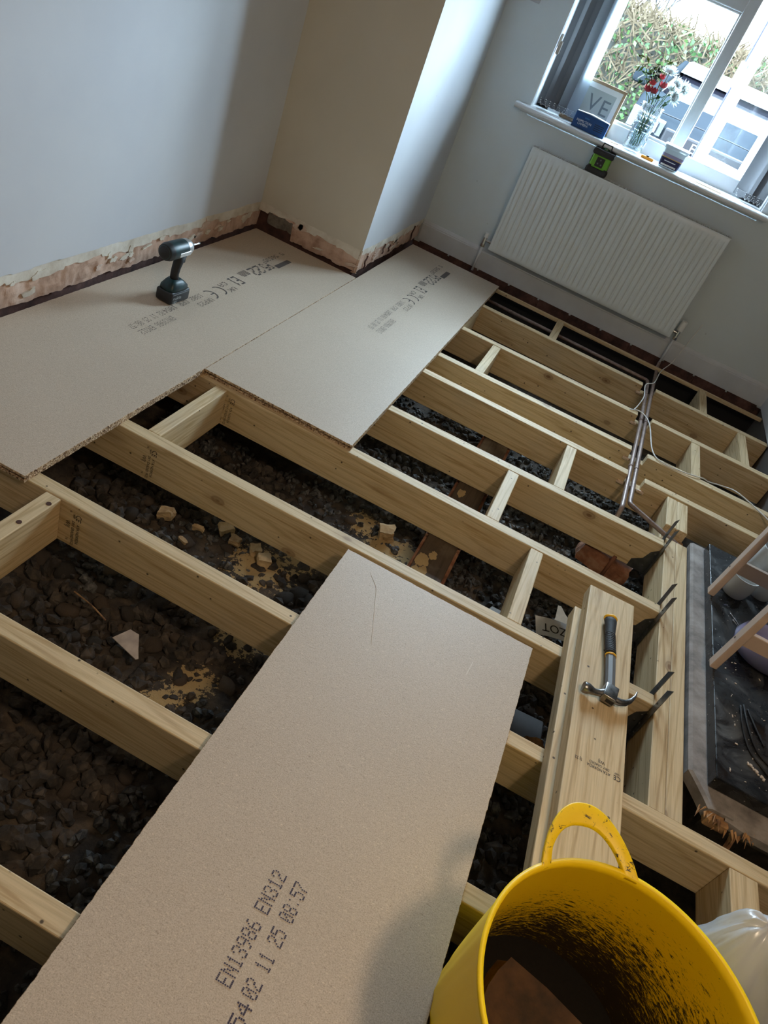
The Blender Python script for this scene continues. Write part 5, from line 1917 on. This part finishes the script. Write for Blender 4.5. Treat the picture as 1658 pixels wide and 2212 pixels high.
def stem_to(head, parent, mat=STEM, r=0.0022):
    h = Vector(head)
    base = VT + Vector((rnd.uniform(-.03, .03), rnd.uniform(-.025, .025), 0.03))
    neck = VT + Vector(((h.x - VT.x) * 0.45, (h.y - VT.y) * 0.45, 0.235))
    neck.x = max(VT.x - .045, min(VT.x + .045, neck.x))
    neck.y = max(VT.y - .04, min(VT.y + .04, neck.y))
    return MB().tube([p - h for p in spline([base, neck, h], 6)], r, 6).build('stem', mat, parent, smooth=True)


def petal(w_, l_, cup_, up, az, mb, off=0.0):
    """one petal: az around, up = elevation, cup = curl"""
    n = 5
    vs = []
    for i in range(n + 1):
        t = i / n
        wid = w_ * math.sin(PI * min(0.98, t * 0.75 + 0.22)) * (1 - 0.25 * t)
        e = up + cup_ * t
        rr = off + l_ * t * math.cos(e)
        zz = l_ * t * math.sin(e)
        for s in (-1, 0, 1):
            vs.append((rr * math.cos(az) - s * wid * math.sin(az), rr * math.sin(az) + s * wid * math.cos(az), zz + (0.15 * wid if s else 0)))
    fs = []
    for i in range(n):
        for j in range(2):
            a = i * 3 + j
            fs.append((a, a + 1, a + 4, a + 3))
    mb.add(vs, fs)


def rose(loc, r, mat, label):
    e = empty('carnation', loc)
    tag(e, label, 'flower', 'red flowers in the vase')
    for k in range(14):
        mb = MB()
        ring_ = k // 5
        petal(r * (0.42 - 0.06 * ring_), r * (1.05 - 0.2 * ring_), 0.9, 0.1 + 0.5 * ring_, k * 2.4, mb)
        mb.build('petal', mat, e, smooth=True, recalc=False)
    stem_to(loc, e)
    return e


def mum(loc, r, tilt, label):
    e = empty('chrysanthemum', loc, tilt)
    tag(e, label, 'flower', 'white flowers in the vase')
    mb = MB()
    for k in range(84):
        t = k / 84
        petal(r * 0.14, r * (1.05 - 0.55 * t), 0.35 + 0.3 * t, -0.25 + 1.5 * t, k * 2.399, mb, 0.004)
    o = mb.build('petals', PETW, e, smooth=True, recalc=False)
    o['kind'] = 'stuff'
    s = stem_to(loc, e)
    s.rotation_euler = (0, 0, 0)
    s.matrix_parent_inverse = Euler(tilt).to_matrix().to_4x4().inverted()
    return e


rose((0.262, 2.585, 1.232), 0.038, PETR, 'deep crimson carnation hanging lowest over the vase rim')
rose((0.296, 2.570, 1.236), 0.036, PETR, 'deep crimson carnation beside the lowest one over the rim')
rose((0.270, 2.590, 1.268), 0.034, PETP, 'coral carnation above the two crimson ones')
rose((0.327, 2.580, 1.274), 0.036, PETP, 'coral pink carnation nearest the white chrysanthemums')
rose((0.302, 2.600, 1.308), 0.029, PETP, 'small coral carnation topmost of the red flowers')
mum((0.326, 2.620, 1.348), 0.048, (-0.3, 0.1, 0.3), 'white chrysanthemum topmost in the vase')
mum((0.385, 2.600, 1.315), 0.046, (0.7, 0.4, 0.9), 'white chrysanthemum in the middle of the white group')
mum((0.432, 2.600, 1.305), 0.050, (0.5, 0.9, 0.2), 'white chrysanthemum reaching out farthest from the vase')
mum((0.405, 2.580, 1.256), 0.044, (1.0, 0.7, 0.5), 'white chrysanthemum drooping lowest beside the vase')
mum((0.372, 2.625, 1.285), 0.040, (0.3, 0.2, 0.0), 'white chrysanthemum half hidden between the carnations and other white flowers')


def sprig(loc, n, spread, leaf_len, mat, label):
    e = empty('foliage_sprig', loc)
    tag(e, label, 'foliage', 'foliage in the vase')
    for k in range(n):
        c = Vector((rnd.uniform(-1, 1) * spread, rnd.uniform(-1, 1) * spread * .6, rnd.uniform(-1, 1) * spread))
        d = Vector((rnd.uniform(-1, 1), rnd.uniform(-1, 1), rnd.uniform(-.6, .9))).normalized()
        sd_ = d.cross(Vector((rnd.uniform(-1, 1), rnd.uniform(-1, 1), 1))).normalized() * leaf_len * 0.18
        p0, p1_ = c, c + d * leaf_len
        mid_ = c + d * leaf_len * 0.5
        mb = MB()
        mb.add([p0, mid_ + sd_ + Vector((0, 0, .002)), p1_, mid_ - sd_ + Vector((0, 0, .002)), mid_], [(0, 1, 4), (1, 2, 4), (2, 3, 4), (3, 0, 4)])
        mb.build('leaf', mat, e, recalc=False)
    stem_to(loc, e)
    return e


sprig((0.205, 2.61, 1.325), 22, 0.045, 0.045, LEAFL, 'olive leafy sprig spreading from the vase towards the picture frame')
sprig((0.225, 2.60, 1.275), 16, 0.030, 0.040, LEAF, 'dark green sprig hanging below the olive leaves')
sprig((0.262, 2.605, 1.312), 46, 0.021, 0.030, LEAFD, 'dense near-black foliage tuft above the carnations')
sprig((0.345, 2.585, 1.225), 18, 0.030, 0.038, LEAF, 'dark green leaves at the vase rim under the white flowers')
sprig((0.300, 2.63, 1.365), 10, 0.03, 0.045, LEAFL, 'loose olive leaves behind the topmost chrysanthemum')

# plastic tub of screws
pt = empty('plastic_tub', (0.553, 2.575, ZS))
tag(pt, 'clear lidded plastic tub with navy label on the window sill', 'tub')


def rrect(hx, hy, r, z, n=6):
    out = []
    for (cx, cy, a0) in ((hx - r, hy - r, 0), (-hx + r, hy - r, PI / 2), (-hx + r, -hy + r, PI), (hx - r, -hy + r, 1.5 * PI)):
        for k in range(n + 1):
            a = a0 + PI / 2 * k / n
            out.append((cx + r * math.cos(a), cy + r * math.sin(a), z))
    return out


def loft(secs, cap0=True, cap1=True):
    mb = MB()
    n = len(secs[0])
    vs = [p for s in secs for p in s]
    fs = []
    for i in range(len(secs) - 1):
        for k in range(n):
            k2 = (k + 1) % n
            fs.append((i * n + k, i * n + k2, (i + 1) * n + k2, (i + 1) * n + k))
    if cap0:
        fs.append(tuple(range(n - 1, -1, -1)))
    if cap1:
        fs.append(tuple((len(secs) - 1) * n + k for k in range(n)))
    mb.add(vs, fs)
    return mb


FROST = simple('frosted_plastic', (0.62, 0.76, 0.82), 0.3, trans=0.25)
loft([rrect(0.054, 0.040, 0.010, 0.0), rrect(0.063, 0.046, 0.012, 0.096)]).build('body', FROST, pt, angle=0.7)
lb = loft([rrect(0.0552, 0.0412, 0.010, 0.008), rrect(0.0592, 0.0438, 0.011, 0.050)], False, False).build('label', NAVY, pt, angle=0.7)
loft([rrect(0.0593, 0.0440, 0.011, 0.050), rrect(0.0598, 0.0443, 0.011, 0.054)], False, False).build('gold_stripe', GOLD, lb)
loft([rrect(0.0598, 0.0443, 0.011, 0.054), rrect(0.0612, 0.0452, 0.012, 0.070)], False, False).build('lilac_stripe', LILAC, lb)
MB().box(-0.045, 0.040, -0.0445, -0.0432, 0.012, 0.020).build('pale_panel', MATB, lb)
MB().box(-0.035, 0.030, -0.0452, -0.0440, 0.034, 0.038).build('printed_screw', PRINTW, lb)
loft([rrect(0.068, 0.051, 0.014, 0.093), rrect(0.070, 0.053, 0.014, 0.097), rrect(0.070, 0.053, 0.014, 0.110), rrect(0.064, 0.048, 0.012, 0.114)]).build('lid', FROST, pt, angle=0.7)

lv = empty('torpedo_level', (0.431, 2.552, ZS), (0, 0, -0.05))
tag(lv, 'tiny orange spirit level on the sill between vase and tub', 'spirit level')
MB().bbox(-0.036, 0.036, -0.008, 0.008, 0.0, 0.014, 0.002, 1).build('body', ORANGE, lv)
MB().bbox(-0.010, 0.006, -0.005, 0.005, 0.013, 0.020, 0.002, 1).build('magnet', BLACKP, lv)
MB().bbox(0.010, 0.030, -0.006, 0.006, 0.0135, 0.016, 0.001, 1).build('vial', FROST, lv)
lp = empty('latch_plate', (0.80, 2.565, ZS), (0, 0, -0.06))
tag(lp, 'flat pale wooden plate with two holes lying on the sill', 'plate')
loft([rrect(0.076, 0.016, 0.015, 0.0), rrect(0.076, 0.016, 0.015, 0.004)]).build('plate', BRASS, lp)
for x in (-0.025, 0.028):
    MB().bbox(x - 0.009, x + 0.009, -0.004, 0.004, 0.0035, 0.0045, 0.0003, 1).build('slot', BLK, lp)
tag(MB().bbox(-0.024, 0.024, -0.012, 0.012, 0, 0.004, 0.0015, 1).build('wood_packer', BRASS, loc=(0.228, 2.60, ZS), rot=(0, 0, 0.4)), 'small pale packer on the sill beside the vase', 'packer')
# thin strip lying along the sill in front of the blind
tag(MB().bbox(-0.11, 0.11, -0.004, 0.004, 0, 0.003, 0.001, 1).build('blind_wand', WHITEP, loc=(-0.14, 2.56, ZS), rot=(0, 0, -0.03)), 'thin white rod lying on the sill before the bunched blind', 'rod')

# ------------------------------------------------------------------ outside the window
GZ = -0.30
yd = struct(MB().box(-14, 16, YW + 0.27, 30, GZ - 0.2, GZ).build('floor_driveway', mat_multi('tarmac', [(0.3, (0.022, 0.022, 0.023)), (0.7, (0.045, 0.044, 0.043))], 20, 0.9, 0.4)))
lw_ = struct(MB().box(-14, 16, 10.3, 30, GZ - 0.02, GZ + 0.03).build('floor_lawn', simple('winter_grass', (0.022, 0.036, 0.010), 0.9, var=0.5, vscale=8, bmp=0.8, bscale=60)))


def hedge(name, x0, x1, y0, y1, zt, label, seed, nleaf, mix):
    e = empty(name, ((x0 + x1) / 2, (y0 + y1) / 2, GZ))
    tag(e, label, 'hedge')
    r = random.Random(seed)
    ox, oy = (x0 + x1) / 2, (y0 + y1) / 2

    def top(x):
        return zt + 0.16 * noise.noise(Vector((x * 0.9, seed, 0))) + 0.08 * noise.noise(Vector((x * 3, seed, 2)))
    core = MB()
    n = 40
    vs, fs = [], []
    for i in range(n + 1):
        x = x0 + (x1 - x0) * i / n
        z = top(x) - 0.03 - GZ
        vs += [(x - ox, y0 - oy + 0.15, 0), (x - ox, y0 - oy + 0.15, z), (x - ox, y1 - oy - 0.15, z), (x - ox, y1 - oy - 0.15, 0)]
    for i in range(n):
        for j in range(3):
            fs.append((i * 4 + j, (i + 1) * 4 + j, (i + 1) * 4 + j + 1, i * 4 + j + 1))
    core.add(vs, fs)
    core.build('thicket', simple('hedge_heart', (0.012, 0.011, 0.006), 0.95, var=0.5, vscale=9), e)
    lf = [MB(), MB(), MB()]
    for k in range(nleaf):
        x = r.uniform(x0, x1)
        zt_ = top(x)
        if r.random() < 0.72:
            y = y0 + r.uniform(-0.10, 0.18)
            z = r.uniform(GZ + 0.05, zt_)
        else:
            y = r.uniform(y0, y1)
            z = zt_ + r.uniform(-0.12, 0.10)
        g = noise.noise(Vector((x * 0.55 + seed, z * 0.9, 4))) + r.uniform(-0.25, 0.25) + mix
        c = Vector((x - ox, y - oy, z - GZ))
        d = Vector((r.uniform(-1, 1), r.uniform(-1, 0.4), r.uniform(-1, 1))).normalized()
        if g > 0:
            L = r.uniform(0.05, 0.10)
            sd_ = d.cross(Vector((r.uniform(-1, 1), r.uniform(-1, 1), r.uniform(-1, 1)))).normalized() * L * 0.33
            lf[0 if r.random() < .6 else 1].add([c, c + d * L * 0.5 + sd_, c + d * L, c + d * L * 0.5 - sd_], [(0, 1, 2, 3)])
        else:
            L = r.uniform(0.15, 0.42)
            d.z = abs(d.z) * 0.8 + 0.2
            sd_ = d.cross(Vector((0, 1, 0.2))).normalized() * r.uniform(0.006, 0.012)
            m2 = c + d * L * 0.5 + Vector((r.uniform(-1, 1), 0, r.uniform(-1, 1))) * 0.04
            lf[2].add([c - sd_, c + sd_, m2 + sd_, m2 - sd_, c + d * L], [(0, 1, 2, 3), (3, 2, 4)])
    for mb, nm, mt in zip(lf, ('leaves', 'young_leaves', 'twigs'), (simple('ivy_leaf', (0.014, 0.033, 0.009), 0.6, spec=0.2), simple('bright_leaf', (0.022, 0.042, 0.010), 0.6, spec=0.2), simple('dry_twig', (0.042, 0.031, 0.019), 0.8, spec=0.1))):
        if mb.v:
            o = mb.build(nm, mt, e, recalc=False)
            o['kind'] = 'stuff'
    return e


hedge('hedge', -5.5, 2.2, 11.2, 12.4, 1.74, 'tangled leafy green and brown hedge behind the parked car', 3, 15000, -0.02)
hedge('hedge', 2.75, 9.0, 12.0, 13.2, 1.66, 'russet twiggy hedge seen through the open casement', 6, 7000, -0.25)
tr_ = empty('bare_tree', (-0.75, 14.5, GZ))
tag(tr_, 'bare winter tree with fine upright branches behind the hedge', 'tree')
bt = MB()


def branch(p, d, L, r, depth):
    q = p + d * L
    bt.tube([p, (p + q) / 2 + Vector((rnd.uniform(-1, 1), rnd.uniform(-1, 1), 0)) * L * 0.06, q], [r, r * 0.85, r * 0.65], 5)
    if depth == 0:
        return
    for k in range(4 if depth > 1 else 5):
        nd = (d + Vector((rnd.uniform(-1, 1), rnd.uniform(-1, 1), rnd.uniform(-0.1, 0.6))) * 0.55).normalized()
        branch(p + d * L * rnd.uniform(0.55, 1.0), nd, L * rnd.uniform(0.55, 0.75), r * 0.55, depth - 1)


branch(Vector((0, 0, 1.0)), Vector((0.03, 0, 1)), 0.95, 0.045, 4)
bt.build('branches', simple('grey_bark', (0.028, 0.028, 0.030), 0.8, spec=0.1), tr_, smooth=True)
MB().tube([(0, 0, -0.02), (0.02, 0, 1.05)], [0.09, 0.055], 8).build('trunk', bpy.data.materials['grey_bark'], tr_, smooth=True)

# parked silver car facing the house
car = empty('car', (1.00, 8.3, GZ))
tag(car, 'blue-grey car parked on the drive facing the window', 'car')
PAINT = simple('slate_blue_paint', (0.0065, 0.0080, 0.0098), 0.9, 0.0, spec=0.0)
DARKG = simple('dark_car_glass', (0.002, 0.002, 0.003), 0.10, spec=0.08)
TRIM = simple('black_car_trim', (0.006, 0.006, 0.007), 0.5, spec=0.1)
LAMP = simple('lamp_lens', (0.012, 0.013, 0.015), 0.2, spec=0.2)
DRL = simple('pale_lamp_guide', (0.10, 0.105, 0.11), 0.4)


def csec(y, hw, z0, z1, r=0.12, n=5, lean=0.0):
    """cross-section across the car at y: rounded box"""
    out = []
    for (cx, cz, a0) in ((hw - r, z1 - r, 0), (-hw + r, z1 - r, PI / 2)):
        for k in range(n + 1):
            a = a0 + PI / 2 * k / n
            out.append((cx + r * math.cos(a), y, cz + r * math.sin(a)))
    out += [(-hw, y, z0 + 0.05), (-hw + 0.06, y, z0), (hw - 0.06, y, z0), (hw, y, z0 + 0.05)]
    return out


body = [(-2.30, 0.74, 0.42, 1.10, .10), (-2.26, 0.84, 0.30, 1.22, .12), (-2.10, 0.92, 0.24, 1.30, .14), (-1.6, 0.95, 0.22, 1.36, .15), (-1.05, 0.96, 0.22, 1.43, .14), (-0.95, 0.96, 0.22, 1.44, .12), (1.9, 0.96, 0.22, 1.46, .12), (2.2, 0.92, 0.26, 1.42, .14), (2.30, 0.84, 0.36, 1.25, .12)]
loft([csec(y, hw, z0, z1, r) for (y, hw, z0, z1, r) in body]).build('body', PAINT, car, angle=0.6)
cab = [(-1.08, 0.80, 1.42), (-0.55, 0.72, 1.66), (-0.25, 0.69, 1.735), (1.5, 0.68, 1.73), (2.05, 0.74, 1.45)]
loft([[(-hw - (0.12 if z < 1.5 else 0.0), y, 1.38), (-hw, y, z - .04), (-hw + .08, y, z), (hw - .08, y, z), (hw, y, z - .04), (hw + (0.12 if z < 1.5 else 0.0), y, 1.38)] for (y, hw, z) in cab]).build('glasshouse', DARKG, car, angle=0.4)
rf = loft([[(-hw, y, z), (-hw + .06, y, z + .035), (hw - .06, y, z + .035), (hw, y, z)] for (y, hw, z) in ((-0.62, 0.70, 1.655), (-0.25, 0.70, 1.735), (0.6, 0.70, 1.76), (1.5, 0.69, 1.735), (1.95, 0.66, 1.66))]).build('roof', simple('sky_paled_car_roof', (0.07, 0.075, 0.08), 0.3), car, angle=0.6)  # roof colour paler than the body paint, standing in for reflected sky
for s in (-1, 1):
    MB().tube([(s * 0.86, -1.10, 1.42), (s * 0.735, -0.60, 1.66), (s * 0.70, -0.2, 1.74)], 0.035, 8).build('pillar', PAINT, car, smooth=True)
    MB().bbox(s * 1.04 - 0.09, s * 1.04 + 0.09, -0.98, -0.86, 1.42, 1.56, 0.035, 3).build('mirror', PAINT, car)
    hl = loft([[(s * 0.92, y, z0_), (s * 0.92, y, z1_), (s * 0.58, y - 0.10, z1_ - 0.02), (s * 0.58, y - 0.10, z0_ + 0.02)] for (y, z0_, z1_) in ((-2.20, 1.12, 1.27), (-2.05, 1.14, 1.29))]).build('headlamp', LAMP, car)
    dg_ = MB()
    for (a, b, c, d) in ((0.64, 0.86, 1.225, 1.24), (0.64, 0.66, 1.15, 1.24), (0.64, 0.80, 1.15, 1.162)):
        x0_, x1_ = sorted((s * a, s * b))
        dg_.bbox(x0_, x1_, -2.315, -2.29, c, d, 0.004, 1)
    dg_.build('light_guide', DRL, hl)
    for yy in (-1.42, 1.42):
        whl = MB().lathe([(0.20, -0.11), (0.33, -0.11), (0.36, -0.07), (0.36, 0.07), (0.33, 0.11), (0.20, 0.11)], 28, mat=Matrix.Translation((s * 0.86, yy, 0.36)) @ Matrix.Rotation(PI / 2, 4, 'Y'), cap1=True).build('wheel', TRIM, car, angle=0.6)
        MB().lathe([(0.02, 0.125), (0.18, 0.118), (0.21, 0.10)], 20, mat=Matrix.Translation((s * 0.86, yy, 0.36)) @ Matrix.Rotation(s * PI / 2, 4, 'Y')).build('wheel_rim', STEEL, whl, angle=0.6)
MB().bbox(-0.56, 0.56, -2.335, -2.27, 1.10, 1.235, 0.02, 2).build('grille', TRIM, car)
MB().bbox(-0.70, 0.70, -2.345, -2.20, 0.52, 0.70, 0.02, 2).build('lower_grille', simple('grey_car_trim', (0.014, 0.015, 0.016), 0.5, spec=0.1), car)
text_mesh('E', 0.115, frame4((-0.28, -2.3365, 1.125), (1, 0, 0), (0, 0, 1)), DRL, car, 'grille_letter')
MB().bbox(-0.26, 0.26, -2.355, -2.335, 0.80, 0.91, 0.004, 1).build('number_plate', simple('plate_white', (0.09, 0.09, 0.088), 0.5), car)
MB().tube([(-0.88, -2.12, 1.315), (0, -2.18, 1.330), (0.88, -2.12, 1.315)], 0.006, 5).build('bonnet_seam', TRIM, car)

# ------------------------------------------------------------------ ceiling pendant behind the camera
pd = empty('pendant_lamp', (PENDANT[0], PENDANT[1], ZC))
tag(pd, 'plain ceiling pendant lamp with a bare warm bulb', 'lamp')
dz = PENDANT[2] - ZC
MB().lathe([(0.05, -0.03), (0.05, 0.0)], 20, cap1=True).build('ceiling_rose', WHITEP, pd)
MB().tube([(0, 0, -0.02), (0, 0, dz + 0.10)], 0.004, 6).build('flex', WHITEP, pd)
MB().lathe([(0.018, dz + 0.05), (0.022, dz + 0.08), (0.015, dz + 0.11)], 14, cap1=True).build('holder', WHITEP, pd, smooth=True)
bl = bpy.data.lights.new('bulb', 'POINT')
bl.energy = PENDANT_W
bl.color = (1.0, 0.77, 0.53)
bl.shadow_soft_size = 0.11
blo = bpy.data.objects.new('bulb', bl)
link(blo, pd)
blo.location = (0, 0, dz)
